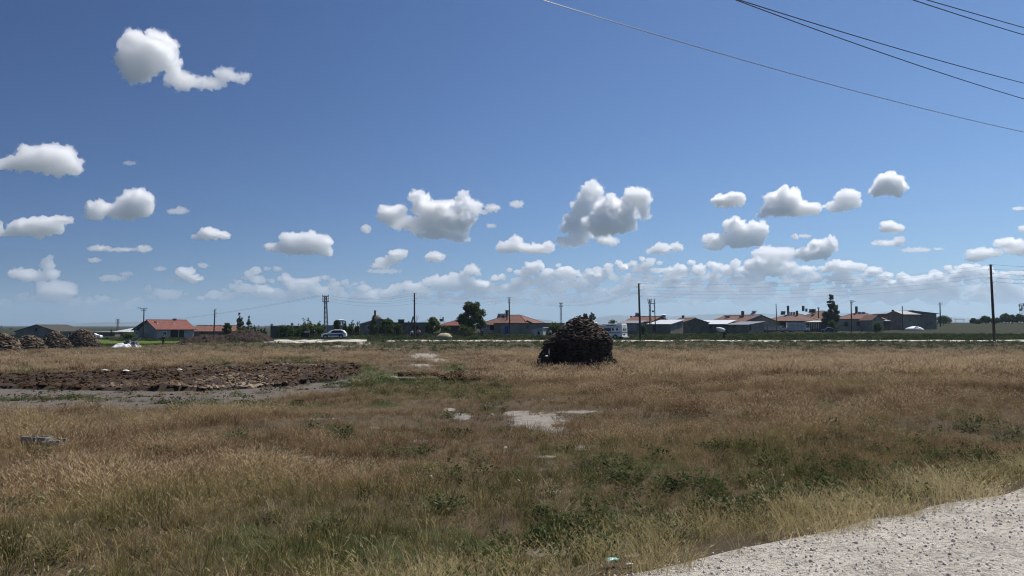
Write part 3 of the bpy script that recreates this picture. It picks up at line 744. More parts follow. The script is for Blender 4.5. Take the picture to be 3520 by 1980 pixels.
# ------------------------------------------------------------------ people
def skin_mesh(name, P, E, R, m, parent, root_i=0, sub=1):
    me = bpy.data.meshes.new(name); loc = parent_loc(parent)
    me.from_pydata([tuple(Vector(p) - loc) for p in P], E, []); me.materials.append(m)
    o = bpy.data.objects.new(name, me); C.objects.link(o); o.parent = parent
    sk = o.modifiers.new('skin', 'SKIN'); sk.use_smooth_shade = True
    if not me.skin_vertices: me.skin_vertices.new()
    for i, r in enumerate(R):
        v = me.skin_vertices[0].data[i]; v.radius = (r, r); v.use_root = (i == root_i)
    s = o.modifiers.new('smooth', 'SUBSURF'); s.levels = s.render_levels = sub
    return o
def person(label, px, Y, H=1.7, yaw=0.0, top='cloth_dark', legs='cloth_dark', arms='down', skirt=False, lean=0.0, stride=.12, base=None, group=None, scarf=None):
    """Standing figure; yaw 0 faces the camera. arms: down | hip | hold | carry."""
    b = base or on(px, Y); k = H / 1.75
    R = Matrix.Rotation(yaw, 3, 'Z'); root = thing('person', label, 'person', b, group)
    def T(x, y, z): return b + R @ Vector((x * k, (y - lean * max(0, z - .9)) * k, z * k))
    hands = {'down': ((.30, .02, .80), (-.30, .02, .80)), 'hip': ((.16, -.16, 1.0), (-.30, .02, .80)), 'hold': ((.34, -.28, 1.12), (-.28, -.05, .82)), 'carry': ((.10, -.02, 1.62), (-.24, -.18, .95))}[arms]
    P = [T(0, 0, .95), T(0, 0, 1.15), T(0, 0, 1.38), T(0, -.01, 1.50), T(0, -.02, 1.58), T(0, -.02, 1.68)]
    Rr = [.135, .12, .14, .06, .075, .085]; E = [(0, 1), (1, 2), (2, 3), (3, 4), (4, 5)]
    arm_i, leg_i = [], []
    for sx, h in zip((1, -1), hands):
        s = len(P); el = ((sx * .25 + h[0]) / 2 + sx * .07, h[1] * .4 + .05, (1.40 + h[2]) / 2 - .02)
        hd = Vector(h); dr = (hd - Vector(el)).normalized()
        P += [T(sx * .18, 0, 1.42), T(*el), T(*h), T(*(hd + dr * .07))]; Rr += [.062, .046, .030, .034]
        E += [(2, s), (s, s + 1), (s + 1, s + 2), (s + 2, s + 3)]; arm_i.append((s, el, h))
        side = dr.orthogonal().normalized()
        for fi, (off, ln) in enumerate(((-.03, .062), (-.01, .075), (.01, .072), (.03, .055))):   # four fingers, bent
            q = len(P); p1 = hd + dr * .10 + side * off; p2 = p1 + dr * ln * .55; p3 = p2 + (dr * .7 + Vector((0, -.7, 0))) * ln * .5
            P += [T(*p1), T(*p2), T(*p3)]; Rr += [.010, .009, .008]; E += [(s + 3, q), (q, q + 1), (q + 1, q + 2)]
        q = len(P); p1 = hd + dr * .05 + Vector((-sx * .035, -.02, 0)); P += [T(*p1), T(*(p1 + dr * .04 + Vector((0, -.015, 0))))]; Rr += [.011, .009]; E += [(s + 3, q), (q, q + 1)]
    for sx in (1, -1):
        s = len(P); st = sx * stride
        P += [T(sx * .09, 0, .90), T(sx * .10, -st * .5 - .02, .50), T(sx * .10, -st, .09), T(sx * .11, -st - .13, .045)]; Rr += [.088, .062, .042, .04]
        E += [(0, s), (s, s + 1), (s + 1, s + 2), (s + 2, s + 3)]; leg_i.append(s)
    skin_mesh('body', P, E, Rr, M['skin'], root)
    # clothing over the body
    Pt, Rt, Et = [T(0, 0, .92), T(0, 0, 1.15), T(0, 0, 1.40)], [.155, .145, .165], [(0, 1), (1, 2)]
    for (s, el, h), sx in zip(arm_i, (1, -1)):
        q = len(Pt); w = Vector(el).lerp(Vector(h), .9); Pt += [T(sx * .18, 0, 1.42), T(*el), T(*w)]; Rt += [.08, .062, .048]; Et += [(2, q), (q, q + 1), (q + 1, q + 2)]
    skin_mesh('jacket', Pt, Et, Rt, M[top], root)
    if skirt:
        mb = MB(); mb.tube([T(0, 0, 1.05), T(0, 0, .85), T(0, -.02, .45), T(0, -.03, .22)], [.15 * k, .21 * k, .25 * k, .2 * k], 14); mb.build('skirt', M[legs], root, True)
    Pl, Rl, El = [T(0, 0, .95)], [.15], []
    for s in leg_i:
        q = len(Pl); Pl += [P[s], P[s + 1], P[s + 2]]; Rl += [.105, .08, .062]; El += [(0, q), (q, q + 1), (q + 1, q + 2)]
    skin_mesh('trousers', Pl, El, Rl, M[legs], root)
    for s in leg_i:
        MB().lump((Vector(P[s + 2]) + Vector(P[s + 3])) / 2 - Vector((0, 0, .03 * k)), (.055 * k, .13 * k, .05 * k), s, .05).build('shoe', M['black'], root, True)
    hc = T(0, .04, 1.69)
    mb = MB().lump(hc, (.098 * k, .105 * k, .108 * k), 3, .06); mb.build('scarf' if scarf else 'hair', M[scarf or 'hair'], root, True)
    face = MB().lump(T(0, -.10, 1.63), (.014 * k, .022 * k, .022 * k), 1, 0, 1); face.build('nose', M['skin'], root)
    for sx in (-1, 1):
        MB().lump(T(sx * .033, -.088, 1.655), (.013 * k, .008 * k, .009 * k), 1, 0, 1).build('eye', M['black'], root)
        MB().lump(T(sx * .098, 0, 1.64), (.014 * k, .024 * k, .034 * k), 1, 0, 1).build('ear', M['skin'], root)
    return root
# ------------------------------------------------------------------ the village, from one end to the other
h = House('stone_barn', 'grey gabled barn with one small dark loft opening, behind the dung stacks', (54, 206), (196, 206), 14, 1140, 1117, 'gable_n', 'grey_wall', 'fascia', .35, 'barn')
h.door(121, 129, 1128, 1139, 'dark', 'loft_shade_panel')
h.chimney(146, 1118, 1124, 5, 7)
single(MB().slab([W(-60, 1149, 200), W(58, 1151, 200), W(58, 1151, 200.5), W(-60, 1149, 200.5)], 2.3), 'yard_wall', M['grey_wall'], 'low grey yard wall running up to the gabled barn', 'wall')
w_ = MB()
single(MB().slab([W(196, 1145, 204), W(236, 1146, 203), W(236, 1146, 203.5), W(196, 1145, 204.5)], 2.4), 'yard_wall', M['concrete'], 'grey block wall beside the gabled barn, behind the tall dung stack', 'wall')
for i, (px, y0, wd) in enumerate(((243, 1144, .55), (258, 1142, .45))):
    b = on(px, 199); t = W(px, y0, 199); single(MB().box((b + t) / 2, (wd, wd, t.z - b.z + .2)).box(t + Vector((0, 0, .08)), (wd + .15, wd + .15, .12)), 'gate_post', M['dark_wall'], ('thick dark gate post beside the barn wall', 'slimmer dark gate post next to the long pale roofed shed')[i], 'post', 'gate posts by the barn')
h = House('long_shed', 'long low stable with dull grey roof and pale sheet end, behind the green bush', (306, 232), (395, 232), 9, 1143, 1140, 'mono_n', 'mud_wall', 'zinc_dull', .3, 'shed')
h2 = House('stable', 'low mud walled stable under a wide pale sheet roof beside the grey annex', (388, 236), (470, 236), 12, 1142, 1130, 'mono_n', 'mud_wall', 'zinc', .3, 'shed')
h2.door(430, 440, 1146, 1158, 'dark')
h = House('annex', 'grey annex with sloping roof and white framed window beside the red roofed house', (460, 190), (491, 189), 7, 1133, 1111, 'mono_u', 'pale_wall', 'fascia', .45, 'house')
h.window(468, 477, 1140, 1149)
h = House('farmhouse', 'grey farmhouse with a big red tiled roof and white window, behind the lone dark figure', (540, 184), (667, 192), 8.5, 1131, 1102, 'gable_u', 'pale_wall', 'tile', .5)
h.window(560, 573, 1139, 1152)
h.door(586, 612, 1134, 1160, 'dark', 'porch_shade_panel')
h.door(616, 632, 1136, 1160, 'dark', 'porch_shade_panel')
h.chimney(600, 1097, 1103, 8)
h.chimney(534, 1107, 1113, 5, 3, name='vent')
R_ = MB()
for px in (536, 592):
    p = h.hit(px, 1113, 2.6); R_ = MB().box(p + Vector((0, 0, .06)), (.9, .7, .1), .1); R_.build('skylight', M['white'], h.roof)
single(MB().box(on(471, 186) + Vector((0, 0, .55)), (1.1, .8, 1.1)).box(on(471, 186) + Vector((0, 0, 1.14)), (1.2, .9, .08)), 'water_tank', M['dirty_white'], 'small white tank standing under the annex window', 'tank')
h = House('row_house', 'long low house with faded red roof and ridge caps beyond the bare pole', (668, 212), (822, 214), 8, 1139, 1121, 'gable_u', 'mud_wall', 'tile_old', .35)
for px in (706, 726, 758): h.chimney(px, 1119, 1122, 5, m='tile_old', name='ridge_cap', cap=False)
h.window(716, 724, 1144, 1150, 'wood', 1); h.door(690, 698, 1142, 1156, 'dark')
h = House('block_shed', 'dark block shed with flat overhanging roof behind the first row of bushes', (930, 186), (1036, 186), 8, 1122, 1120, 'flat', 'dark_wall', 'zinc_dull', .2, 'shed')
MB().slab([h.P(-1.6, h.ze + .16, .2), h.P(-.2, h.ze + .16, .2), h.P(-.2, h.ze + .16, 6), h.P(-1.6, h.ze + .16, 6)], .1).build('canopy', M['zinc_dull'], h.root)
h.chimney(935, 1115, 1121, 7, 3, 'pale_wall')
h = House('flat_house', 'pale sheet walled house with flat roof behind the parked white car', (1108, 176), (1186, 178), 9, 1121, 1119, 'flat', 'pale_wall', 'asphalt_roof', .3)
h.door(1150, 1160, 1126, 1142, 'dark')
solar('dark solar heater with round tank on the flat roof behind the parked car', h, 1163, 1184, 1104, 1118, 4, .5, 2)
h = House('metal_roof_house', 'house with zinc roof, dome and tall chimney behind the fruit trees', (1238, 184), (1372, 186), 12, 1114, 1096, 'gable_n', 'grey_wall', 'zinc', .6)
h.window(1258, 1270, 1120, 1131); h.window(1300, 1312, 1120, 1131, 'wood'); h.door(1280, 1288, 1120, 1142)
h.chimney(1289, 1069, 1098, 7, 3)
dome = single(MB().lump(W(1298, 1096, 188), (1.05, .9, .95), 3, .06, 3), 'roof_dome', M['concrete'], 'pale rounded dish cover on the zinc roof beside the chimney', 'dome', smooth=True)
h = House('flat_mud_house', 'long dark flat roofed house behind the two standing groups of people', (1368, 178), (1478, 180), 9, 1111, 1109, 'flat', 'mud_wall', 'fascia', .2)
h.window(1378, 1389, 1122, 1135, 'fascia', 1); h.door(1428, 1438, 1121, 1142, 'dark'); h.door(1462, 1475, 1121, 1141, 'dark', 'porch_shade_panel'); h.window(1418, 1423, 1121, 1130, 'fascia', 1)
h.chimney(1379, 1100, 1110, 19, 3, 'dark_wall'); h.chimney(1405, 1106, 1110, 4, 3)
a_ = MB().tube([W(1415, 1109, 182), W(1421, 1088, 182)], .22, 10); a_.build('flue_pipe', M['zinc_dull'], h.roof)
for q0, q1 in (((1428, 1109), (1434, 1081)), ((1430, 1109), (1439, 1086))): MB().tube([W(*q0, 181), W(*q1, 181)], .05, 6).build('roof_rod', M['zinc_dull'], h.roof)
h = House('cottage', 'small cottage with sagging rust red roof between the bush and the big tree', (1516, 190), (1576, 188), 8, 1119, 1101, 'hip', 'dark_wall', 'tile', .4)
h.chimney(1518, 1098, 1103, 9, 2); MB().tube([W(1513, 1102, 194), W(1513, 1084, 194)], .05, 6).build('aerial', M['steel'], h.roof); h.chimney(1523, 1092, 1102, 3, 4)
h.door(1536, 1546, 1124, 1142, 'dark')
h = House('hip_roof_house', 'house with hipped rust roof, deep porch and shining roof heaters beside the big tree', (1650, 208), (1812, 200), 11, 1116, 1083, 'hip', 'pale_wall', 'tile_old', .6)
h.door(1685, 1700, 1113, 1135, 'dark', 'porch_shade_panel'); h.door(1704, 1722, 1119, 1135, 'dark', 'porch_shade_panel'); h.window(1664, 1672, 1120, 1130)
MB().box(h.hit(1702, 1127) - h.n * .15, (.3, .3, 2.6)).build('porch_post', M['pale_wall'], h.root)
h.chimney(1743, 1068, 1088, 7, 5); h.chimney(1743, 1088, 1100, 3, 2.4)
solar('dark collector pair with tank on the hipped roof near its peak', h, 1706, 1732, 1083, 1095, 4, .7, 2)
solar('brightly shining collector on the hipped roof beside its tall chimney', h, 1734, 1752, 1085, 1097, 4.6, 1.1, 1, False)
MB().box(W(1727, 1098.6, 203), (2.1, .9, .1), 0).build('sheet_patch', M['zinc'], h.roof)
h = House('grey_row', 'low grey plastered row with a bright blue door beside the hipped house', (1722, 186), (1940, 190), 8, 1113, 1112, 'flat', 'concrete', 'fascia', .15)
h.door(1736, 1748, 1122, 1149, 'blue_door', 'door'); h.window(1810, 1819, 1119, 1127, 'fascia', 1)
h = House('small_gable', 'tiny dark gable peeping over the grey row', (1797, 202), (1828, 202), 5, 1110, 1103, 'gable_n', 'dark_wall', 'fascia', .2, 'shed')
h = House('hen_house', 'small pale plank hen house with sheet lean-to roof near the great dung stack', (1830, 168), (1866, 167), 3, 1137, 1128, 'mono_u', 'dirty_white', 'zinc', .2, 'shed')
h.door(1848, 1855, 1140, 1150, 'dark')
h = House('garage', 'grey garage with dull sloping sheet roof behind the white minibus', (2128, 184), (2196, 182), 6, 1112, 1104, 'mono_n', 'grey_wall', 'zinc_dull', .4, 'garage')
h.door(2149, 2157, 1114, 1137, 'dark'); h.door(2158, 2188, 1115, 1137, 'pale_wall', 'garage_door')
h = House('tiled_house', 'house with a row of ridge vents on red tiles, behind the tall leaning pole', (2150, 214), (2238, 208), 9, 1106, 1090, 'gable_u', 'concrete', 'tile_old', .5)
for px in (2170, 2214, 2232): h.chimney(px, 1088, 1093, 4, name='ridge_vent', cap=False)
solar('small solar heater lifted on legs above the red tiled ridge', h, 2178, 2194, 1080, 1091, 4.4, 1.0, 1)
h = House('white_shed', 'shed under a bright white sheet roof between two poles', (2226, 200), (2304, 196), 8, 1115, 1101, 'mono_n', 'grey_wall', 'zinc', .3, 'shed')
h.door(2246, 2254, 1119, 1136, 'dark')
h3 = House('back_cottage', 'small brown roof behind the white sheet shed', (2262, 228), (2298, 228), 6, 1103, 1098, 'gable_u', 'concrete', 'tile_brown', .3)
solar('small tilted heater on the brown roof behind the white shed', h3, 2276, 2292, 1086, 1097, 3, 1.2, 1)
h = House('mono_house', 'plain windowless block with one-way red tiled roof beside the white sheds', (2294, 214), (2345, 205), 8, 1110, 1096, 'gable_u', 'mud_wall', 'tile_brown', .3)
h.chimney(2348, 1086, 1095, 3, 5)
h = House('long_white_shed', 'very long shed with brilliant white sheet roof and dark wall', (2382, 210), (2494, 205), 9, 1115, 1102, 'mono_n', 'mud_wall', 'zinc', .35, 'shed')
for px in (2400, 2440, 2470): h.window(px, px + 7, 1121, 1126, 'fascia', 1)
h = House('big_tiled_barn', 'broad house with long brown tiled roof and two roof hatches behind the white shed', (2440, 246), (2560, 226), 11, 1106, 1086, 'gable_u', 'grey_wall', 'tile_brown', .5)
for px in (2500, 2549):
    p = h.hit(px, 1090, 3.2); MB().box(p + Vector((0, 0, .1)), (1.5, .9, .45), -.3).build('roof_hatch', M['tile_brown'], h.roof); MB().box(p + Vector((0, 0, .36)), (1.3, .7, .06), -.3).build('hatch_cover', M['white'], h.roof)
h.chimney(2553, 1071, 1088, 4, 5)
solar('tilted solar heater at the ridge end of the broad brown roof', h, 2574, 2588, 1073, 1084, 5, 1.2, 1)
h = House('lean_to', 'lean-to with purple grey sheet roof and wide walls, behind the woman with the sack', (2494, 206), (2572, 200), 7, 1117, 1107, 'mono_n', 'concrete', 'zinc_dull', .3, 'shed')
h.door(2576, 2583, 1118, 1136, 'wood'); h.window(2520, 2528, 1121, 1127, 'fascia', 1)
h = House('ridge_house', 'house under a spreading hipped roof with solar panels, behind the stake sided truck', (2634, 244), (2812, 236), 14, 1103, 1079, 'hip', 'dark_wall', 'tile_brown', 1.0)
h.chimney(2709, 1053, 1080, 7, 6); h.chimney(2740, 1070, 1090, 7, 5)
solar('long bank of glazed solar panels on the spreading hipped roof', h, 2706, 2734, 1072, 1084, 4.8, .7, 3, False)
solar('small heater with round tank at the peak of the hipped roof', h, 2682, 2700, 1073, 1082, 6, .9, 1)
h.door(2684, 2704, 1106, 1130, 'dark', 'porch_shade_panel')
h = House('back_house', 'second tiled house with square chimneys rising behind the solar bank', (2736, 268), (2858, 258), 12, 1097, 1069, 'hip', 'dark_wall', 'tile_brown', .6)
h.chimney(2761, 1053, 1068, 6, 6); h.chimney(2798, 1064, 1074, 8, 3.5); h.chimney(2772, 1062, 1070, 5, 5)
solar('low solar heater with tank between the square chimneys', h, 2778, 2794, 1066, 1075, 4, .8, 1)
h = House('slat_shed', 'open shed front of pale upright slats under a sheet canopy', (2768, 232), (2822, 228), 5, 1108, 1104, 'mono_n', 'dark_wall', 'dirty_white', .25, 'shed')
for px in range(2784, 2818, 6):
    p0, p1 = h.hit(px, 1130), h.hit(px, 1110); MB().box((p0 + p1) / 2 - h.n * .06, (.26, .05, p1.z - p0.z)).build('slat', M['dirty_white'], h.root)
h = House('cream_house', 'cream house with pink tiled hip roof, wood shuttered windows and tall chimney beyond the poplar', (2872, 240), (3004, 232), 11, 1096, 1074, 'hip', 'cream_wall', 'tile_old', .45)
h.window(2902, 2914, 1108, 1121, 'wood'); h.window(2945, 2955, 1106, 1120, 'wood'); h.window(2977, 2985, 1107, 1117, 'wood'); h.door(2990, 2996, 1106, 1124)
h.chimney(2944, 1055, 1074, 7, 5)
solar('wide solar panel pair leaning on the pink tiled roof', h, 2944, 2972, 1072, 1088, 3.2, .7, 2, False)
h = House('gable_annex', 'pale gabled annex behind the vine bush beside the cream house', (2998, 226), (3037, 226), 8, 1100, 1085, 'gable_n', 'pale_wall', 'tile_brown', .3)
h.window(3012, 3022, 1106, 1114, 'wood', 1)
h = House('concrete_house', 'tall unfinished grey concrete house with shallow roof and eaves at the village end', (2994, 262), (3054, 246), 15, 1080, 1072, 'gable_u', 'concrete', 'zinc_dull', .7)
h2 = House('concrete_wing', 'grey concrete gable wing with narrow windows at the village end', (3056, 244), (3101, 240), 12, 1079, 1071, 'gable_n', 'concrete', 'zinc_dull', .8)
for px in (3066, 3078): h2.window(px, px + 3, 1084, 1091, 'pale_wall', 1); h2.window(px + 6, px + 9, 1106, 1116, 'pale_wall', 1)
h2.chimney(3069, 1067, 1072, 5, 5)
h = House('open_shed', 'dark open shed with round edged sheet roof between annex and concrete wing', (3034, 236), (3060, 236), 5, 1104, 1097, 'mono_n', 'dark_wall', 'zinc_dull', .3, 'shed')
h = House('end_house', 'low pink roofed house past the last pole of the village', (3106, 262), (3132, 262), 7, 1110, 1098, 'gable_u', 'concrete', 'tile_old', .3)

# ------------------------------------------------------------------ poles and pylons
pole('p0', 'dark pole with street lamp arm in front of the grey annex', (494, 1160), (495, 1060), 172, .16, [(1061, .75), (1067, .6)], lamp=(-.9, .97))
pole('p1', 'plain dark pole standing behind the long manure heap', (735, 1162), (739, 1062), 150, .15)
lattice('py', 'tall steel lattice pylon with three crossarms behind the parked car', (1122, 1150), (1119, 1018), 150, .75, .4, [(1019, .62), (1028, .62), (1037, .62)], bars=9)
pole('p2', 'tall dark pole in front of the flat roofed mud house', (1425, 1162), (1424.5, 1007), 138, .17)
pole('p3', 'dark pole with two short crossarms in front of the blue door', (1753, 1150), (1750, 1023), 184, .17, [(1024, .32), (1032, .3), (1040, .28)])
lattice('p4', 'slim tapering pylon rising just beside the great dung stack', (1929, 1130), (1927.5, 1041), 210, .6, .3, [(1043, .5), (1054, .5)], bars=7)
pole('p5', 'tall thick leaning pole nearest the white minibus', (2201, 1166), (2195.5, 974), 130, .21)
lattice('p6', 'slim pylon with street lamp arm beside the pole with a round box', (2236, 1138), (2233, 1029), 196, .55, .28, [(1031, .55), (1038, .5), (1044, .35)], bars=8, head=[(.9, -1.1, (1.0, .3, .16))])
pole('p7', 'dark pole carrying a round box, beside the slim pylon', (2254, 1140), (2249, 1027), 190, .15, box=(-.5, .66), ins=True)
pole('p8', 'plain dark pole in front of the spreading hipped roof', (2671, 1106), (2667.5, 1044), 232, .16, ins=False)
pole('p8b', 'short dark pole with small crossarms before the second tiled house', (2814, 1100), (2813, 1057), 250, .2, [(1059, .4), (1063, .3)])
pole('p9', 'dark pole with street lamp in front of the cream house', (2927, 1126), (2925.5, 1033), 222, .2, [(1034, .55), (1040, .45), (1046, .3)], lamp=(.7, .94))
pole('p10', 'dark pole against the grey concrete gable wing', (3104, 1122), (3101.5, 1052), 232, .16, ins=False)
pole('p11', 'small crossarm pole in front of the round tree clump', (3233, 1122), (3231, 1040), 280, .24, [(1042, .8), (1048, .7)])
pole('p12', 'heavy dark leaning pole alone at the field edge, larger than any other', (3417, 1166), (3405, 909), 118, .22)
lattice('far1', 'pylon with three crossarms beyond the long stable', (405, 1135), (405, 1097), 420, 1.0, .5, [(1098, 1.0), (1103, 1.3), (1108, 1.0)], name='lattice_pylon')
lattice('far2', 'tiny pylon far off beside the gabled barn', (39, 1140), (39, 1128), 620, 2.4, .8, [(1129, 1.4)], bars=4)
lattice('far3', 'thin mast far off at the very edge of the plain', (5, 1142), (5, 1119), 620, 1.2, .5, [(1121, .8)], bars=5)
lattice('far4', 'communications mast with antenna panels above the row of trees', (3513, 1113), (3511, 1043), 520, 2.6, 1.2, [(1050, 1.8), (1060, 1.6)], bars=8, head=[(-1.5, -1.5, (.5, .4, 2.4)), (1.6, -1.0, (.5, .4, 2.2)), (.3, -3.2, (.6, .5, 2.4)), (-.8, -4.5, (1.2, 1.0, 1.4))])
# far transmission line supports on the plain
def vee(px, y0, y1, Y, label, g):
    b = on(px, Y); t = W(px, y0, Y); H = t.z - b.z; root = thing('transmission_tower', label, 'pylon', b, g); wd = 36 / F * Y
    for sx in (-1, 1): MB().tube([b, b + Vector((sx * wd * .2, 0, H * .5)), b + Vector((sx * wd * .85, 0, H))], .55, 5).build('leg', M['steel'], root)
    MB().tube([b + Vector((-wd, 0, H)), b + Vector((wd, 0, H))], .5, 5).build('crossarm', M['steel'], root)
vee(3162, 1083, 1112, 1500, 'steel transmission tower shaped like a V far beyond the white heap', None)
b = on(3299, 1700); wd = 15 / F * 1700; root = thing('transmission_tower', 'goal shaped steel line support far out on the plain', 'pylon', b)
for sx in (-1, 1): MB().tube([b + Vector((sx * wd, 0, 0)), b + Vector((sx * wd, 0, 13))], .5, 5).build('leg', M['steel'], root)
MB().tube([b + Vector((-wd * 1.2, 0, 13)), b + Vector((wd * 1.2, 0, 13))], .5, 5).build('crossarm', M['steel'], root)

WG = 'thin wires strung along the village poles'
wires('py', 'p2', 'thin wire of the span between the big lattice pylon and the mud house pole', 5, .9, .009, WG)
wires('p2', 'p3', 'thin wire of the span between the mud house pole and the blue door pole', 5, .8, .009, WG)
wires('p3', 'p4', 'thin wire of the span from the blue door pole to the slim pylon', 4, .5, .009, WG)
wires('p4', 'p5', 'thin wire of the span from the slim pylon to the minibus pole', 4, .9, .009, WG)
wires('p5', 'p12', 'thin wire of the long span between the minibus pole and the heavy lone pole', 5, 1.3, .009, WG)
wires('p9', 'p8b', 'thin wire of the short span behind the poplar', 2, .4, .009, WG)
POLE['out'] = [W(3720, y, 112) for y in (906, 916, 938, 950, 966)]
wires('p12', 'out', 'thin wire leaving the heavy lone pole towards the frame edge', 5, .4, .016, WG)
POLE['west'] = [W(200, 1104, 330), W(200, 1106, 330)]
wires('py', 'west', 'thin wire drooping from the big lattice pylon across the red roofs', 2, 3.0, .012, WG)
wires('p6', 'p3', 'thin wire slanting down from the lamp pylon behind the minibus', 1, 1.2, .009, WG)
# the near line overhead, following the gravel road
def near_wire(pa, Ya, pb, Yb, sag, r, m, label, g):
    a, b = W(*pa, Ya), W(*pb, Yb)
    P = [a.lerp(b, k / 40) - Vector((0, 0, 4 * sag * (k / 40) * (1 - k / 40))) for k in range(41)]
    single(MB().tube(P, r, 8), 'power_cable', M[m], label, 'cable', g, loc=a)
NG = 'near power cables crossing the upper sky'
near_wire((1500, -115), 11, (3900, 527), 22, .28, .0075, 'wire_bright', 'lowest near cable across the sky, bare and glinting silver at its upper end', NG)
near_wire((2300, -78), 11, (3900, 372), 22, .16, .0085, 'wire', 'upper cable of the dark pair crossing the sky corner', NG)
near_wire((2300, -88), 11.4, (3900, 440), 22, .20, .0085, 'wire', 'lower cable of the dark pair crossing the sky corner', NG)
near_wire((2900, -82), 11, (3900, 218), 20, .10, .0085, 'wire', 'highest pair cable crossing at the very corner, steeper one', NG)
near_wire((2900, -84), 11.4, (3900, 200), 20, .02, .0085, 'wire', 'highest pair cable crossing at the very corner, flatter one', NG)

# ------------------------------------------------------------------ trees and bushes
tree('fruit_tree', 'dark rounded small tree beside the plain pole', 781, 160, 1111, 38, 'round', LEAF_DARK, 1, n=900)
tree('poplar_tree', 'taller twin poplar by the long low house', 824, 178, 1076, 34, 'poplar', LEAF_DARK, 2, 'young poplars by the long low house', n=1100)
tree('poplar_tree', 'shorter poplar with spiky top by the long low house', 855, 182, 1085, 26, 'poplar', LEAF_DARK, 3, 'young poplars by the long low house', n=800)
tree('bush', 'dark bush at the foot of the twin poplar', 838, 176, 1125, 46, 'bush', LEAF_DARK, 31, n=700)
tree('sapling', 'grey green sapling next to the spiky poplar', 880, 180, 1117, 30, 'shoots', LEAF_GREY, 4, n=500)
tree('sapling', 'small leafy sapling under the flat roof canopy', 906, 172, 1121, 26, 'shoots', LEAF_DARK, 5, n=400)
tree('bush', 'low dark hedge bush before the block shed', 975, 165, 1118, 50, 'bush', LEAF_DARK, 6, n=900)
tree('fruit_tree', 'leafy fruit tree in the middle of the bush row', 1018, 162, 1108, 62, 'shoots', LEAF_MID, 7, n=1300)
tree('fruit_tree', 'fruit tree with tall bare shoots next to the lattice pylon', 1075, 160, 1092, 84, 'shoots', LEAF_MID, 8, n=1700)
tree('bush', 'bright green bush beside the lattice pylon foot', 1098, 156, 1122, 40, 'bush', LEAF_MID, 9, n=700)
tree('fruit_tree', 'dark tree right behind the parked car', 1158, 158, 1100, 30, 'round', LEAF_DARK, 10, n=700)
tree('fruit_tree', 'dark branching tree between the solar heater and the zinc roof', 1202, 160, 1096, 46, 'shoots', LEAF_DARK, 11, n=1100)
tree('sapling', 'thin dark sapling before the zinc roofed house', 1228, 160, 1106, 18, 'shoots', LEAF_DARK, 12, n=300)
tree('fruit_tree', 'tall dark tree overlapping the zinc roof beside its chimney', 1284, 164, 1085, 34, 'poplar', LEAF_DARK, 13, n=900)
tree('fruit_tree', 'spreading dark tree hiding the zinc roofed house', 1330, 166, 1101, 78, 'round', LEAF_DARK, 14, n=1700)
tree('bush', 'dark bush filling the gap beside the mud house', 1366, 162, 1112, 36, 'bush', LEAF_DARK, 15, n=600)
tree('fruit_tree', 'bright green tree at the corner of the mud house', 1488, 160, 1092, 56, 'round', LEAF_MID, 16, n=1400)
tree('bush', 'green shrub in front of the small cottage', 1536, 158, 1122, 36, 'bush', LEAF_MID, 17, n=700)
tree('large_tree', 'largest broad tree of the village beside the hipped house', 1622, 166, 1039, 104, 'round', LEAF_DARK, 18, n=4200, leaf=.2)
tree('bush', 'dark undergrowth at the foot of the largest tree', 1600, 160, 1126, 70, 'bush', LEAF_DARK, 19, n=900)
tree('bush', 'dark tree mass directly behind the great dung stack', 1905, 170, 1112, 60, 'bush', LEAF_DARK, 20, n=900)
tree('garden_tree', 'grey green tree peeping over the dung stack top', 2012, 205, 1075, 26, 'round', LEAF_GREY, 21, n=700)
tree('garden_tree', 'taller grey tree peeping over the dung stack shoulder', 2036, 208, 1074, 34, 'round', LEAF_GREY, 22, n=900)
tree('garden_tree', 'low dark tree crown above the minibus roof', 2106, 215, 1096, 34, 'bush', LEAF_DARK, 23, n=500)
tree('bush', 'round dark bush beside the white sheet shed', 2208, 178, 1117, 30, 'bush', LEAF_DARK, 24, n=600)
tree('poplar_tree', 'tall silvery poplar standing alone between the houses', 2859, 228, 1014, 54, 'poplar', LEAF_GREY, 25, n=5200, leaf=.22)
tree('bush', 'dark shrub at the foot of the tall poplar', 2862, 222, 1092, 40, 'bush', LEAF_DARK, 26, n=700)
tree('vine_bush', 'bright green vine bush in front of the pale annex', 3014, 214, 1107, 44, 'bush', LEAF_MID, 27, n=700)
tree('bush', 'dark creeper over the truck bed wall', 2660, 238, 1106, 50, 'bush', LEAF_DARK, 28, n=500)
tree('bush', 'broad green bush beside the annex wall', 440, 180, 1146, 52, 'bush', LEAF_MID, 29, n=800)
tree('conifer', 'tiny dark conifer before the pale sheet roof', 383, 222, 1133, 9, 'poplar', LEAF_DARK, 30, n=200)
tree('bush', 'round tree clump behind the small crossarm pole', 3244, 300, 1087, 56, 'round', LEAF_DARK, 32, n=1400)
tree('sapling', 'thin dark tree beside the round tree clump', 3203, 300, 1097, 12, 'poplar', LEAF_DARK, 33, n=250)
TG = 'trees in the row on the far field edge'
for i, (px, tp, wd, lb) in enumerate(((3346, 1095, 26, 'first slim tree of the far row'), (3362, 1100, 26, 'low tree of the far row next to the slim one'), (3388, 1088, 44, 'broad tree of the far row before the heavy pole'), (3422, 1092, 36, 'tree of the far row behind the heavy pole'),
        (3456, 1080, 42, 'tallest round tree of the far row past the heavy pole'), (3478, 1083, 30, 'narrow tree of the far row under the mast'), (3506, 1081, 40, 'last tree of the far row at the mast foot'), (3540, 1084, 50, 'broad tree continuing the far row past the mast'))):
    tree('field_tree', lb, px, 330, tp, wd, 'round', (LEAF_DARK, LEAF_GREY)[i % 2], 40 + i, TG, n=900, leaf=.28)
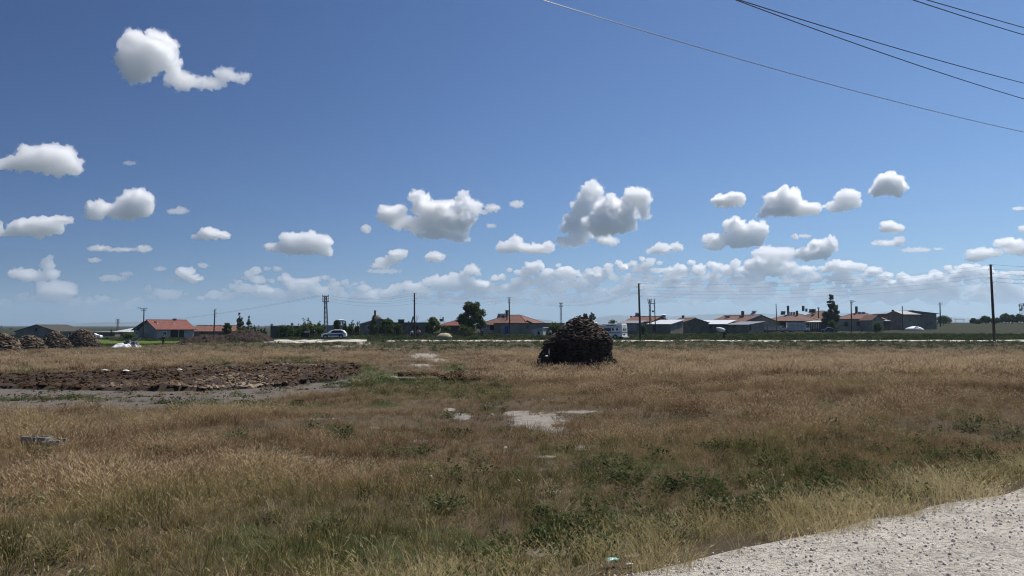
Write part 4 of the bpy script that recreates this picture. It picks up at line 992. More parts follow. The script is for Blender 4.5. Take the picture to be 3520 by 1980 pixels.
for i, (px, tp, lb) in enumerate(((3144, 1096, 'single far cypress nearest the white heap'), (3150, 1098, 'far cypress close behind the first'), (3163, 1099, 'stout far cypress under the V tower'), (3172, 1097, 'last far cypress of the four'))):
    tree('cypress', lb, px, 420, tp, 8, 'poplar', LEAF_DARK, 60 + i, 'far cypresses beyond the village end', n=200, leaf=.35)

# bare forked tree before the cream house
b = on(2962, 216); mb = MB()
for dx, dz in ((-.9, 2.6), (.7, 2.9), (.1, 2.2)): mb.tube([b - Vector((0, 0, .1)), b + Vector((dx * .3, 0, 1.1)), b + Vector((dx, 0, dz))], [.09, .06, .02], 6)
single(mb, 'dead_tree', M['bark'], 'bare forked dead tree in front of the cream house', 'tree', loc=b)

# garden fence: posts with two rails
for i, (x0, x1, Y, lb) in enumerate(((1140, 1370, 150, 'post and wire garden fence before the zinc roofed house'), (1380, 1560, 150, 'post and wire garden fence behind the standing people'), (1560, 1730, 156, 'post and wire garden fence under the largest tree'))):
    root = thing('garden_fence', lb, 'fence', on((x0 + x1) / 2, Y), 'garden fences along the village road')
    prev = None
    for px in np.arange(x0, x1, 17):
        p = on(px + random.uniform(-2, 2), Y + random.uniform(-.3, .3)); q = p + Vector((random.uniform(-.08, .08), 0, random.uniform(1.1, 1.45)))
        MB().tube([p - Vector((0, 0, .2)), q], .055, 6).build('post', M['wood'], root)
        if prev: prev_p.append(q)
        else: prev_p = [q]; prev = True
    for k in (.95, .6): MB().tube([q - Vector((0, 0, (1 - k) * 1.2)) for q in prev_p], .016, 4).build('rail', M['wire'], root)

# ------------------------------------------------------------------ vehicles
def car(name, label, c, yaw, L, Wd, profile, sill, belt, roofz, paint, stripe=None, wheel_r=.34, wx=(.17, .81), windows=None, group=None):
    """profile: (x 0..1 front to rear, z) outline of the body side; local x runs front -> rear."""
    R = Matrix.Rotation(yaw, 3, 'Z'); root = thing(name, label, 'car', c, group)
    def T(x, y, z): return c + R @ Vector(((x - .5) * L, y * Wd / 2, z))
    V, Fc = [], []; n = len(profile)
    def inset(z): return 1.0 if z <= belt else 1.0 - .26 * (z - belt) / (roofz - belt)
    lay = (-1, -.92, 0, .92, 1)
    for yy in lay:
        for (x, z) in profile:
            k = inset(z); zz = z
            if abs(yy) == 1: zz = sill + (z - sill) * .97; 
            V.append(T(.5 + (x - .5) * (.985 if abs(yy) == 1 else 1), yy * k, zz))
    for i in range(len(lay) - 1):
        for j in range(n): Fc.append((i * n + j, i * n + (j + 1) % n, (i + 1) * n + (j + 1) % n, (i + 1) * n + j))
    Fc += [tuple(range(n))[::-1], tuple(range((len(lay) - 1) * n, len(lay) * n))]
    body = MB().add(V, Fc).build('body', M[paint], root)
    def side(poly, m, nm, off=.012, parent=root):
        for sy in (-1, 1):
            q = [T(x, sy * (inset(z) * 1.0), z) + R @ Vector((0, sy * off, 0)) for (x, z) in poly]
            if sy > 0: q = q[::-1]
            MB().slab(q, .01).build(nm, M[m], parent)
    for w in windows or []: side(w, 'glass', 'side_window')
    if stripe: side(stripe, 'navy', 'stripe')
    for k in wx:
        for sy in (-1, 1):
            w0 = T(k, sy * .88, wheel_r); ax = R @ Vector((0, 1, 0))
            arch = MB().disc(T(k, sy * .955, wheel_r + .02), ax, wheel_r * 1.22, .1, 20).build('wheel_arch', M['black'], root)
            wh = MB().disc(w0 + ax * sy * .06, ax, wheel_r, .24, 20).build('wheel', M['rubber'], root)
            MB().disc(w0 + ax * sy * .17, ax, wheel_r * .62, .05, 14).build('rim', M['rim'], wh)
    return root, T, R
c = on(1149, 137); c.z += .02
prof = [(.02, .30), (.0, .52), (.02, .78), (.08, .92), (.26, 1.04), (.40, 1.52), (.52, 1.66), (.78, 1.64), (.90, 1.50), (.97, 1.12), (1.0, .98), (.995, .48), (.97, .32)]
suv, T, R = car('parked_car', 'white patrol car with dark blue side stripe parked at the pale road junction', c, .10, 4.5, 1.86, prof, .3, 1.02, 1.66, 'white',
    [(.24, .60), (.70, .58), (.95, .92), (.95, 1.0), (.70, .84), (.24, .80)], .36, (.185, .80), [[(.37, 1.06), (.88, 1.10), (.86, 1.42), (.78, 1.54), (.52, 1.55), (.44, 1.46)]])
MB().slab([T(.275, -.80, 1.08), T(.275, .80, 1.08), T(.395, .70, 1.50), T(.395, -.70, 1.50)], .02).build('windscreen', M['glass'], suv)
for sy in (-1, 1):
    MB().box(T(.005, sy * .62, .80), (.08, .42, .12), .10).build('headlight', M['glass'], suv); MB().box(T(.995, sy * .72, 1.02), (.06, .38, .12), .10).build('tail_light', M['cloth_red'], suv)
    MB().box(T(.36, sy * 1.06, 1.1), (.16, .2, .14), .10).build('wing_mirror', M['white'], suv)
MB().box(T(-.004, 0, .52), (.06, 1.3, .3), .10).build('grille', M['black'], suv)
MB().box(T(.5, 0, .27), (4.1, 1.7, .12), .10).build('sill', M['black'], suv)

# minibus, rear quarter towards the viewer
c = on(2100, 132); c.z += .05
va = math.radians(-38)        # local x runs front -> rear
vprof = [(.0, .42), (-.005, .85), (.03, 1.2), (.13, 1.42), (.2, 2.0), (.24, 2.45), (.29, 2.66), (.96, 2.68), (.985, 2.58), (.995, 1.9), (1.0, 1.0), (1.0, .42)]
van, T, R = car('minibus', 'white minibus with two oval side windows parked behind the great dung stack', c, va, 5.6, 2.0, vprof, .42, 1.5, 4.6, 'white', None, .36, (.17, .76), [[(.27, 1.32), (.60, 1.32), (.60, 1.92), (.27, 1.92)]])
van['category'] = 'minibus'
def vside(x0, x1, z0, z1, m, nm, off=.016):
    q = [T(x0, -1, z0), T(x1, -1, z0), T(x1, -1, z1), T(x0, -1, z1)]; o = R @ Vector((0, -off, 0))
    ins = lambda z: (0 if z <= 1.5 else .26 * (z - 1.5) / 3.1)
    q = [p + o + R @ Vector((0, ins(z) * 1.0, 0)) for p, z in zip(q, (z0, z0, z1, z1))]
    return MB().slab(q, .01).build(nm, M[m], van)
vside(.1, .93, 2.06, 2.14, 'black', 'rail')
vside(.05, .97, 1.02, 1.16, 'dung_grey', 'band')
for (x0, x1) in ((.44, .475), (.48, .53), (.55, .60), (.605, .655), (.66, .70), (.73, .76), (.765, .785)):
    vside(x0, x1, 2.28, 2.42, 'navy', 'lettering')
for x in (.675, .825):
    cc = T(x, -1, 1.68) + R @ Vector((0, .04 - .03, 0)); mb = MB(); ring = [cc + R @ Vector((.17 * math.cos(a), -.03, .26 * math.sin(a))) for a in np.linspace(0, 6.283, 21)[:-1]]
    mb.slab(ring, .02); mb.build('oval_window', M['glass'], van)
def vrear(y0, y1, z0, z1, m, nm, off=.02):
    q = [T(1, y0, z0), T(1, y1, z0), T(1, y1, z1), T(1, y0, z1)]; o = R @ Vector((off, 0, 0)); return MB().slab([p + o for p in q], .02).build(nm, M[m], van)
vrear(-.52, -.22, 1.42, 1.92, 'glass', 'rear_window'); vrear(.25, .5, 1.42, 1.92, 'glass', 'rear_window')
vrear(-.6, .1, .66, .86, 'navy', 'plate_panel'); vrear(-.86, .86, 1.1, 1.2, 'dung_grey', 'rear_band'); vrear(-.6, .5, 2.26, 2.34, 'navy', 'rear_lettering', .0)
vrear(-.98, -.9, .75, 1.5, 'cloth_red', 'tail_light'); vrear(.9, .98, .75, 1.5, 'cloth_red', 'tail_light'); vrear(-.012, .012, .5, 2.2, 'black', 'door_gap')
MB().box(T(1.03, 0, .36), (.28, 2.0, .14), va).build('bumper', M['white'], van)
MB().box(T(.5, 0, .38), (5.0, 1.85, .16), va).build('chassis', M['black'], van)
MB().slab([T(.15, -.82, 1.48), T(.15, .82, 1.48), T(.225, .75, 2.3), T(.225, -.75, 2.3)][::-1], .02).build('windscreen', M['glass'], van)

def truck(label, px0, px1, Y, hgt, yaw, stakes=True, g='old trucks parked by the hipped house'):
    a, b = on(px0, Y), on(px1, Y); L = (b - a).length; c = (a + b) / 2; R = Matrix.Rotation(yaw, 3, 'Z'); root = thing('parked_truck', label, 'truck', c, g)
    def T(x, y, z): return c + R @ Vector(((x - .5) * L, y, z))
    if stakes:
        bed = MB().box(T(.4, 0, .85), (L * .78, 2.1, .18), yaw).build('bed', M['dirty_white'], root)
        for sy in (-1, 1):
            for zz in (1.15, 1.55, 1.95):
                MB().box(T(.4, sy * 1.05, zz), (L * .78, .06, .26), yaw).build('side_board', M['dirty_white'], root)
            for k in np.linspace(.03, .77, 5): MB().box(T(k, sy * 1.1, 1.45), (.1, .06, 1.3), yaw).build('stake', M['wood'], root)
    else:
        MB().box(T(.4, 0, 1.7), (L * .78, 2.2, hgt - .75), yaw).build('cargo_box', M['dirty_white'], root)
        for zz in (1.3, 2.1): MB().box(T(.4, -1.13, zz), (L * .78, .05, .08), yaw).build('batten', M['zinc_dull'], root)
        MB().box(T(.4, 0, hgt + .02), (L * .8, 2.3, .1), yaw).build('canopy', M['white'], root)
    V = []
    for y in (-1, 1):
        for (x, z) in ((.80, .55), (.80, 2.05), (.88, 2.05), (.955, 1.35), (1.0, 1.22), (1.0, .55)): V.append(T(x, y, z))
    cab = MB().add(V, [(0, 1, 2, 3, 4, 5)[::-1], (6, 7, 8, 9, 10, 11)] + [(i, (i + 1) % 6, 6 + (i + 1) % 6, 6 + i) for i in range(6)]).build('cab', M['white'], root)
    for sy in (-1, 1):
        MB().slab([T(.82, sy * 1.01, 1.4), T(.94, sy * 1.01, 1.4), T(.885, sy * 1.01, 1.95), T(.82, sy * 1.01, 1.95)][::-sy], .015).build('side_window', M['glass'], root)
        for k in (.18, .9):
            w = MB().disc(T(k, sy * .95, .42), R @ Vector((0, 1, 0)), .42, .26, 16).build('wheel', M['rubber'], root); MB().disc(T(k, sy * 1.09, .42), R @ Vector((0, 1, 0)), .2, .04, 12).build('rim', M['rim'], w)
        MB().box(T(1.0, sy * .7, .85), (.06, .3, .2), yaw).build('headlight', M['glass'], root)
truck('long grey truck with boarded stake sides parked beside the dark creeper', 2617, 2699, 226, 2.2, -.05)
truck('box bodied grey truck with white canopy top beside the slat fronted shed', 2706, 2780, 224, 3.0, -.05, False)
c = on(2848, 218); c.z += .02
prof2 = [(.02, .3), (0, .55), (.03, .75), (.25, .88), (.38, 1.36), (.62, 1.40), (.80, 1.0), (.97, .92), (1, .6), (.98, .3)]
sedan, T, R = car('parked_saloon', 'small dark saloon glinting at the foot of the tall poplar', c, -.2, 4.2, 1.7, prof2, .3, .9, 1.4, 'navy', None, .3, (.18, .8), [[(.36, .94), (.74, .98), (.62, 1.32), (.42, 1.28)]])
c = on(321, 196)
sed2, T, R = car('parked_saloon', 'white saloon half hidden behind the tall dung stack', c, .15, 4.2, 1.7, prof2, .3, .9, 1.4, 'white', None, .3, (.18, .8), [[(.36, .94), (.74, .98), (.62, 1.32), (.42, 1.28)]])

# ------------------------------------------------------------------ people
person('figure in dark clothes standing by the end of the manure heap, elbow out', 563, 120, 1.72, .3, 'cloth_dark', 'cloth_dark', 'hip')
person('woman in a long dark skirt stooping under a pale sack on her shoulder', 2488, 136, 1.66, 2.7, 'cloth_dark', 'cloth_dark', 'carry', True, .25, scarf='cloth_dark')
PG = 'people standing before the mud house'
person('person in dark jacket and white shirt standing apart by the tall pole', 1416, 146, 1.7, .2, 'cloth_white', 'cloth_dark', 'down', group=PG)
person('person in red shirt standing next to the pole, second of the pair', 1434, 146, 1.66, -.3, 'cloth_red', 'cloth_dark', 'down', group=PG)
person('person in pink shirt and jeans standing in the pair by the pole', 1440, 145.4, 1.7, .4, 'cloth_pink', 'cloth_jean', 'hold', group=PG)
person('person with brown trousers and dark top standing in front of the parked car', 1081, 141, 1.7, .5, 'cloth_dark', 'cloth_brown', 'hold')
person('person in red and dark clothes under the largest tree edge', 1658, 152, 1.68, .4, 'cloth_dark', 'cloth_dark', 'hold', scarf='cloth_pink')
person('person in white half hidden behind the great dung stack', 1891, 160, 1.7, 0, 'cloth_white', 'cloth_dark', 'down')
p = W(2478, 1134, 135.7)
mb = MB(); V0, F0 = ICO[3]
V = []
for v in V0:
    x, y, z = v; k = 1 + .12 * mnoise.noise(Vector(v) * 3)
    V.append(p + Vector((x * .82 + .15 * z, y * .34, z * .40 - .22 * x + .12 * x * x)) * k)
single(mb.add(V, [tuple(f) for f in F0]), 'sack', M['white_tarp'], 'large pale grey sack carried on the stooping woman\'s shoulder', 'sack', smooth=True)

# waste containers beside the road
for i, (px, wd, lb) in enumerate(((1043, .75, 'narrow dark waste container beside the wide one'), (1056, 1.0, 'wide dark waste container with raised lid'))):
    c = on(px, 140); root = thing('waste_container', lb, 'bin', c, 'waste containers by the road')
    V = []
    for (z, k) in ((.18, .84), (1.15, 1.0)):
        for (sx, sy) in ((-1, -1), (1, -1), (1, 1), (-1, 1)): V.append(c + Vector((sx * wd * .5 * k, sy * .5 * k, z)))
    MB().add(V, [(3, 2, 1, 0), (4, 5, 6, 7), (0, 1, 5, 4), (1, 2, 6, 5), (2, 3, 7, 6), (3, 0, 4, 7)]).build('body', M['black'], root)
    MB().slab([c + Vector((-wd * .53, -.5, 1.18)), c + Vector((wd * .53, -.5, 1.18)), c + Vector((wd * .53, .5, 1.18 + .35 * i)), c + Vector((-wd * .53, .5, 1.18 + .35 * i))], .05).build('lid', M['black'], root)
    for sx in (-1, 1):
        for sy in (-1, 1): MB().disc(c + Vector((sx * wd * .36, sy * .34, .09)), (1, 0, 0), .09, .05, 10).build('wheel', M['rubber'], root)

# canvas covered heap, white covered heap, trash pile
mb = MB(); c = on(1527, 143)
V = [c + Vector((v[0] * 1.55 + .12 * mnoise.noise(Vector(v) * 2.2), v[1] * .9, max(-.05, v[2] * .98 + .35 * v[0] * v[2] * .4 + .16 * mnoise.noise(Vector(v) * 2.6)))) for v in ICO[3][0]]
single(mb.add(V, [tuple(f) for f in ICO[3][1]]), 'canvas_heap', M['tarp'], 'heap under crumpled tan canvas beside the fence', 'heap', smooth=True)
mb = MB(); c = on(3143, 232)
V = [c + Vector((v[0] * 2.9, v[1] * 1.6, max(-.05, (v[2] + .1 * mnoise.noise(Vector(v) * 2.2)) * 1.25))) for v in ICO[3][0]]
hp = single(mb.add(V, [tuple(f) for f in ICO[3][1]]), 'covered_heap', M['white_tarp'], 'long heap under shiny white sheeting past the concrete wing', 'heap', smooth=True)
MB().tube([c + Vector((-.7, -1.3, .75)), c + Vector((.1, -1.0, 1.12)), c + Vector((1.3, -1.35, .35))], .09, 6).build('tie_strap', M['black'], hp)
c = on(432, 92); root = thing('trash_pile', 'pile of white and navy plastic sheeting with a stick, in the grass beyond the stacks', 'trash pile', c)
def crumple(c, sx, sy, sz, seed, m, nm, par):
    n = 18; V = []; o = Vector((seed * 7.3, 0, 0))
    for i in range(n):
        for j in range(n):
            x, y = i / (n - 1) * 2 - 1, j / (n - 1) * 2 - 1; e = max(0, 1 - x * x) * max(0, 1 - y * y)
            V.append(c + Vector((x * sx + .15 * sx * mnoise.noise(Vector((x * 2, y * 2, 5)) + o), y * sy, .02 + sz * e ** .6 * (.7 + .9 * mnoise.noise(Vector((x * 2.4, y * 2.4, 0)) + o)))))
    mb = MB().add(V, [(i * n + j, (i + 1) * n + j, (i + 1) * n + j + 1, i * n + j + 1) for i in range(n - 1) for j in range(n - 1)])
    o = mb.build(nm, M[m], par, True); s = o.modifiers.new('thick', 'SOLIDIFY'); s.thickness = .02; return o
crumple(c + Vector((-.1, -.4, .1)), 1.2, .7, .55, 1, 'white_tarp', 'white_sheet', root)
crumple(c + Vector((.35, .3, .25)), 1.1, .7, .8, 2, 'blue_tarp', 'navy_sheet', root)
crumple(c + Vector((1.2, .1, .1)), .7, .5, .4, 3, 'white_tarp', 'white_sheet', root)
MB().tube([c + Vector((.2, .2, .4)), c + Vector((1.6, .6, 1.25))], .035, 6).build('stick', M['dirty_white'], root)
# ------------------------------------------------------------------ dung cake stacks and manure
def cake_batch(specs, seed, sub=1):
    """specs: rows (center, radial dir, normal, width, thick) -> arrays of irregular flat cakes."""
    r = np.random.default_rng(seed); V0, F0 = ICO[sub]; n = len(specs)
    C0 = np.array([s[0] for s in specs]); N = np.array([s[2] for s in specs], float); U = np.array([s[1] for s in specs], float)
    N += r.normal(0, .24, N.shape); N /= np.linalg.norm(N, axis=1)[:, None]
    U -= (U * N).sum(1)[:, None] * N; U /= np.linalg.norm(U, axis=1)[:, None]; T = np.cross(N, U)
    w = np.array([s[3] for s in specs]) * r.uniform(.75, 1.25, n); th = np.array([s[4] for s in specs]) * r.uniform(.7, 1.3, n)
    asp = r.uniform(.6, .95, n)
    jit = 1 + r.uniform(-.22, .22, (n, len(V0)))
    L = V0[None] * jit[..., None]
    P = C0[:, None] + U[:, None] * (L[..., 0] * (w / 2 * asp)[:, None])[..., None] + T[:, None] * (L[..., 1] * (w / 2 / asp)[:, None])[..., None] + N[:, None] * (L[..., 2] * (th / 2)[:, None])[..., None]
    Fc = F0[None] + (np.arange(n) * len(V0))[:, None, None]
    return P.reshape(-1, 3), Fc.reshape(-1, 3)
def stack_rings(c, prof, cake, th, seed, a0=0, a1=6.2832, sx=1.0, sy=1.0):
    """prof: [(z, r)] outline; lay cakes in rings, flat on walls, shingled on slopes."""
    r = np.random.default_rng(seed); zs = [p[0] for p in prof]; rs = [p[1] for p in prof]; out = []
    s, tot = 0, sum(math.hypot(zs[i + 1] - zs[i], rs[i + 1] - rs[i]) for i in range(len(zs) - 1))
    cum = np.concatenate([[0], np.cumsum([math.hypot(zs[i + 1] - zs[i], rs[i + 1] - rs[i]) for i in range(len(zs) - 1)])])
    while s < tot:
        z = float(np.interp(s, cum, zs)); q = float(np.interp(s, cum, rs)); e = .05
        dz = np.interp(s + e, cum, zs) - np.interp(s - e, cum, zs); dr = np.interp(s + e, cum, rs) - np.interp(s - e, cum, rs)
        steep = abs(dz) / (math.hypot(dz, dr) + 1e-6)
        n = max(3, int((a1 - a0) * q / (cake * .8))); off = r.uniform(0, 6)
        for k in range(n):
            a = a0 + (a1 - a0) * ((k + off) % n) / n + r.uniform(-.1, .1) * .5
            rad = np.array((math.cos(a) * sx, math.sin(a) * sy, 0)); rr = q + r.uniform(-.11, .07)
            pos = np.array(c[:]) + rad * rr + np.array((0, 0, z + r.uniform(-.05, .05)))
            lay = np.array((0, 0, 1.0)) if steep > .9 else np.array((0, 0, 1.0)) * .75 + rad * (1 - steep) * .3
            out.append((pos, rad, lay, cake, th))
        s += th * (.78 if steep > .9 else 1.25)
    return out
def dung_stack(label, c, prof, cake, th, seed, group=None, m='dung', extra=None, sx=1.0, sy=1.0):
    root = thing('dung_stack', label, 'dung stack', c, group)
    mb = MB(); n = 28; V = []
    for (z, q) in prof:
        for k in range(n):
            a = 6.2832 * k / n; V.append(c + Vector((math.cos(a) * sx * max(.01, q - .16), math.sin(a) * sy * max(.01, q - .16), z - .03)))
    Fc = [(i * n + k, i * n + (k + 1) % n, (i + 1) * n + (k + 1) % n, (i + 1) * n + k) for i in range(len(prof) - 1) for k in range(n)] + [tuple(range((len(prof) - 1) * n, len(prof) * n))]
    mb.add(V, Fc).build('core', M['dung_dark'], root)
    sp = stack_rings(c, prof, cake, th, seed, sx=sx, sy=sy)
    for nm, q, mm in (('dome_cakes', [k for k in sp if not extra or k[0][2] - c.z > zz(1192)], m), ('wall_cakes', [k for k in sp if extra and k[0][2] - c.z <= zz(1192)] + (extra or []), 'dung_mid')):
        if not q: continue
        P, Fc = cake_batch(q, seed)
        o = np_mesh(nm, P - np.array(c[:]), Fc, M[mm], root); o['kind'] = 'stuff'
    return root
g0 = G(1978, 1277); YS = g0.y + 1.7; sc = YS / F
c = W(1998, HOR, YS); c.z = hz(c.x, c.y) - .05
def zz(py): return W(1998, py, YS).z - c.z
R1 = 108 * sc
prof = [(0, 107 * sc), (zz(1250), 105 * sc), (zz(1215), 99 * sc), (zz(1190), 98 * sc), (zz(1178), 105 * sc), (zz(1164), 103 * sc), (zz(1148), 88 * sc), (zz(1130), 69 * sc), (zz(1115), 52 * sc), (zz(1104), 38 * sc), (zz(1096), 25 * sc), (zz(1091), 12 * sc)]
flange = stack_rings(c, [(0, 1.42 * R1), (zz(1215), 1.27 * R1), (zz(1168), 1.13 * R1)], .27, .062, 5, math.radians(183), math.radians(214)) + stack_rings(c, [(0, 1.22 * R1), (zz(1215), 1.12 * R1), (zz(1176), 1.04 * R1)], .27, .062, 6, math.radians(184), math.radians(212))
pile = stack_rings(c + Vector((.92 * R1, -.35 * R1, 0)), [(0, .3 * R1), (.25, .26 * R1), (.5, .14 * R1), (.62, .03)], .27, .07, 8)
dung_stack('huge dark domed dung cake stack alone in the field in front of the minibus', c, prof, .23, .05, 3, None, 'dung', flange + pile)
MAIN_C, MAIN_R = c.copy(), R1
# bits of wood and plastic about the stack
f = c + Vector((-.28 * R1, -1.13 * R1, 0)); root = thing('wooden_frame', 'slim weathered wooden frame leaning against the foot of the huge stack', 'wooden frame', f)
for zz_ in (.28, .52): MB().box(f + Vector((0, -.0, zz_)), (1.15, .025, .025), -.05).build('rail', M['wood'], root)
for dx in (-.55, .05, .55): MB().box(f + Vector((dx, .03, .4)), (.08, .03, .22), -.05).build('slat', M['wood'], root)
def rag(p, sx, sz, m, name, label, cat, g=None, rot=0.0):
    n = 7; V = []; Rr = Matrix.Rotation(rot, 3, 'Z')
    for i in range(n):
        for j in range(n):
            x, y = i / (n - 1) * 2 - 1, j / (n - 1) * 2 - 1; q = Vector((x * 3, y * 3, p.x * 9)); k = .8 + .4 * mnoise.noise(Vector((x * 2, y * 2, p.y * 3)))
            V.append(p + Rr @ Vector((x * sx * k, y * sx * .55 * k, .03 + sz * (1 - .7 * (x * x + y * y) / 2) * (.6 + .9 * abs(mnoise.noise(q))))))
    mb = MB().add(V, [(i * n + j, (i + 1) * n + j, (i + 1) * n + j + 1, i * n + j + 1) for i in range(n - 1) for j in range(n - 1)])
    o = single(mb, name, M[m], label, cat, g, loc=p, smooth=True); s = o.modifiers.new('thick', 'SOLIDIFY'); s.thickness = .012; return o
t = W(1888, 1207, YS - 1.0 * R1); single(MB().slab([t + Vector((-.05, 0, -.06)), t + Vector((.02, .02, -.2)), t + Vector((.03, .0, .06)), t + Vector((.0, .02, .16))], .02), 'plastic_scrap', M['dirty_white'], 'torn strip of pale plastic caught in the gap of the huge stack', 'plastic scrap')  # greyed plastic, shade of the gap put into its colour
t = W(1879, 1224, YS - 1.24 * R1); single(MB().lump(t, (.1, .05, .035), 2, .3), 'plastic_scrap', M['white'], 'small white scrap stuck in the side wall of the huge stack', 'plastic scrap')
for i, (px, py, rr) in enumerate(((2037, 1105, .13), (2046, 1112, .16))):
    t = W(px, py, YS - .1 * R1); single(MB().lump(t, (rr, rr * .8, rr * .6), i, .3), 'white_bag', M['white'], ('small white bag near the top of the huge stack', 'larger white bag on the shoulder of the huge stack')[i], 'bag', 'white bags on the huge stack')

SG = 'dung cake stacks in a row by the field'
for i, (px, by, ty, wd, lb, sx) in enumerate(((12, 1216, 1148, 120, 'dung stack cut by the frame edge, end of the row of four', 1), (103, 1211, 1154, 108, 'lowest rounded dung stack, second of the row of four', 1), (190, 1203, 1141, 104, 'light topped dung stack, third of the row of four', 1), (286, 1197, 1134, 108, 'tallest steep banded dung stack at the inner end of the row of four', .97))):
    Yb = (CAMZ + .72) * F / (by - HOR)
    for _ in range(6):
        p = on(px, Yb); Yb = (CAMZ - p.z) * F / (by - HOR)
    c = on(px, Yb + 1.2); s = (Yb + 1.2) / F; h_ = W(px, ty, Yb + 1.2).z - c.z; q = wd / 2 * s
    if i == 3: pr = [(0, q), (h_ * .3, q * .93), (h_ * .6, q * .74), (h_ * .85, q * .48), (h_ * .97, q * .3), (h_, .05)]
    else: pr = [(0, q), (h_ * .22, q * .95), (h_ * .5, q * .76), (h_ * .75, q * .5), (h_ * .92, q * .26), (h_, .05)]
    dung_stack(lb, c, pr, .46, .10, 20 + i, SG, 'dung_grey', sx=sx)

def mound(name, label, cat, humps, seed, m, res=90):
    """humps: (x, y, rx, ry, h) -> one lumpy continuous heap."""
    xs = [h[0] - h[2] * 1.1 for h in humps] + [h[0] + h[2] * 1.1 for h in humps]; ys = [h[1] - h[3] * 1.1 for h in humps] + [h[1] + h[3] * 1.1 for h in humps]
    X, Yv = np.meshgrid(np.linspace(min(xs), max(xs), res * 2), np.linspace(min(ys), max(ys), res), indexing='ij'); H = np.zeros_like(X)
    for (x, y, rx, ry, h) in humps: H = np.maximum(H, h * np.clip(1 - ((X - x) / rx) ** 2 - ((Yv - y) / ry) ** 2, 0, 1) ** .75)
    Nz = np.array([mnoise.noise(Vector((a * 1.3, b * 1.3, seed))) + .7 * mnoise.noise(Vector((a * 3.5, b * 3.5, seed))) + .5 * mnoise.noise(Vector((a * 8, b * 8, seed))) for a, b in zip(X.ravel(), Yv.ravel())]).reshape(X.shape)
    Z = height(X, Yv) + H * (1 + .22 * Nz) + .10 * Nz * (H > .02) - .08 * (H < .03)
    n = X.shape[1]; V = np.stack([X, Yv, Z], -1).reshape(-1, 3); i, j = np.meshgrid(np.arange(X.shape[0] - 1), np.arange(n - 1), indexing='ij'); a = i * n + j
    c0 = np.array((X.mean(), Yv.mean(), float(height(X.mean(), Yv.mean()))))
    o = np_mesh(name, V - c0, np.stack([a, a + n, a + n + 1, a + 1], -1).reshape(-1, 4), m, smooth=False); o.location = c0
    return tag(o, label, cat), (X, Yv, Z, H)
YM = 112
x0 = W(600, HOR, YM).x; x1 = W(935, HOR, YM).x; wd = x1 - x0
mound('manure_heap', 'long dark brown manure heap with two humps in front of the low red roofs', 'manure heap', [(x0 + wd * .30, YM, wd * .30, 3.2, 1.35), (x0 + wd * .72, YM + .5, wd * .29, 3.4, 1.62), (x0 + wd * .5, YM, wd * .42, 3.0, .95), (x0 + wd * .1, YM - .3, wd * .2, 2.0, .45)], 4.0, M['dung_dark'])

# ------------------------------------------------------------------ scattered growth and stones (nobody could count these)
HIDDEN = []
def proto(name, V, Fc, m):
    me = bpy.data.meshes.new(name); me.from_pydata([tuple(v) for v in V], [], [tuple(f) for f in Fc]); 
    ms = m if isinstance(m, (list, tuple)) else [m]
    for q in ms: me.materials.append(q)
    if len(ms) > 1:
        me.polygons.foreach_set('material_index', [1 if len(f) == 3 else 0 for f in Fc])
    return bpy.data.objects.new(name, me)
def scatter(name, label, pts, rot, scl, tint, protos, pick):
    """One object; its points carry copies of a few small shapes."""
    col = bpy.data.collections.new(name + '_shapes')
    for p in protos: col.objects.link(p)
    me = bpy.data.meshes.new(name); me.vertices.add(len(pts)); me.vertices.foreach_set('co', np.asarray(pts, np.float32).ravel())
    for nm, ty, key, arr in (('rot', 'FLOAT_VECTOR', 'vector', rot), ('scl', 'FLOAT_VECTOR', 'vector', scl), ('tint', 'FLOAT', 'value', tint), ('pick', 'INT', 'value', pick)):
        a = me.attributes.new(nm, ty, 'POINT'); a.data.foreach_set(key, np.asarray(arr, np.int32 if ty == 'INT' else np.float32).ravel())
    o = bpy.data.objects.new(name, me); C.objects.link(o); tag(o, label, kind='stuff')
    ng = bpy.data.node_groups.new(name, 'GeometryNodeTree')
    ng.interface.new_socket('Geometry', in_out='INPUT', socket_type='NodeSocketGeometry'); ng.interface.new_socket('Geometry', in_out='OUTPUT', socket_type='NodeSocketGeometry')
    N = ng.nodes.new; L = ng.links.new
    gi, go, ip, ci = N('NodeGroupInput'), N('NodeGroupOutput'), N('GeometryNodeInstanceOnPoints'), N('GeometryNodeCollectionInfo')
    ci.inputs['Collection'].default_value = col; ci.inputs['Separate Children'].default_value = True; ci.inputs['Reset Children'].default_value = True
    ip.inputs['Pick Instance'].default_value = True
    def na(nm, ty):
        a = N('GeometryNodeInputNamedAttribute'); a.data_type = ty; a.inputs['Name'].default_value = nm; return a.outputs['Attribute']
    L(gi.outputs[0], ip.inputs['Points']); L(ci.outputs[0], ip.inputs['Instance']); L(na('pick', 'INT'), ip.inputs['Instance Index'])
    e2r = N('FunctionNodeEulerToRotation'); L(na('rot', 'FLOAT_VECTOR'), e2r.inputs[0]); L(e2r.outputs[0], ip.inputs['Rotation']); L(na('scl', 'FLOAT_VECTOR'), ip.inputs['Scale'])
    L(ip.outputs[0], go.inputs[0])
    md = o.modifiers.new('scatter', 'NODES'); md.node_group = ng
    return o
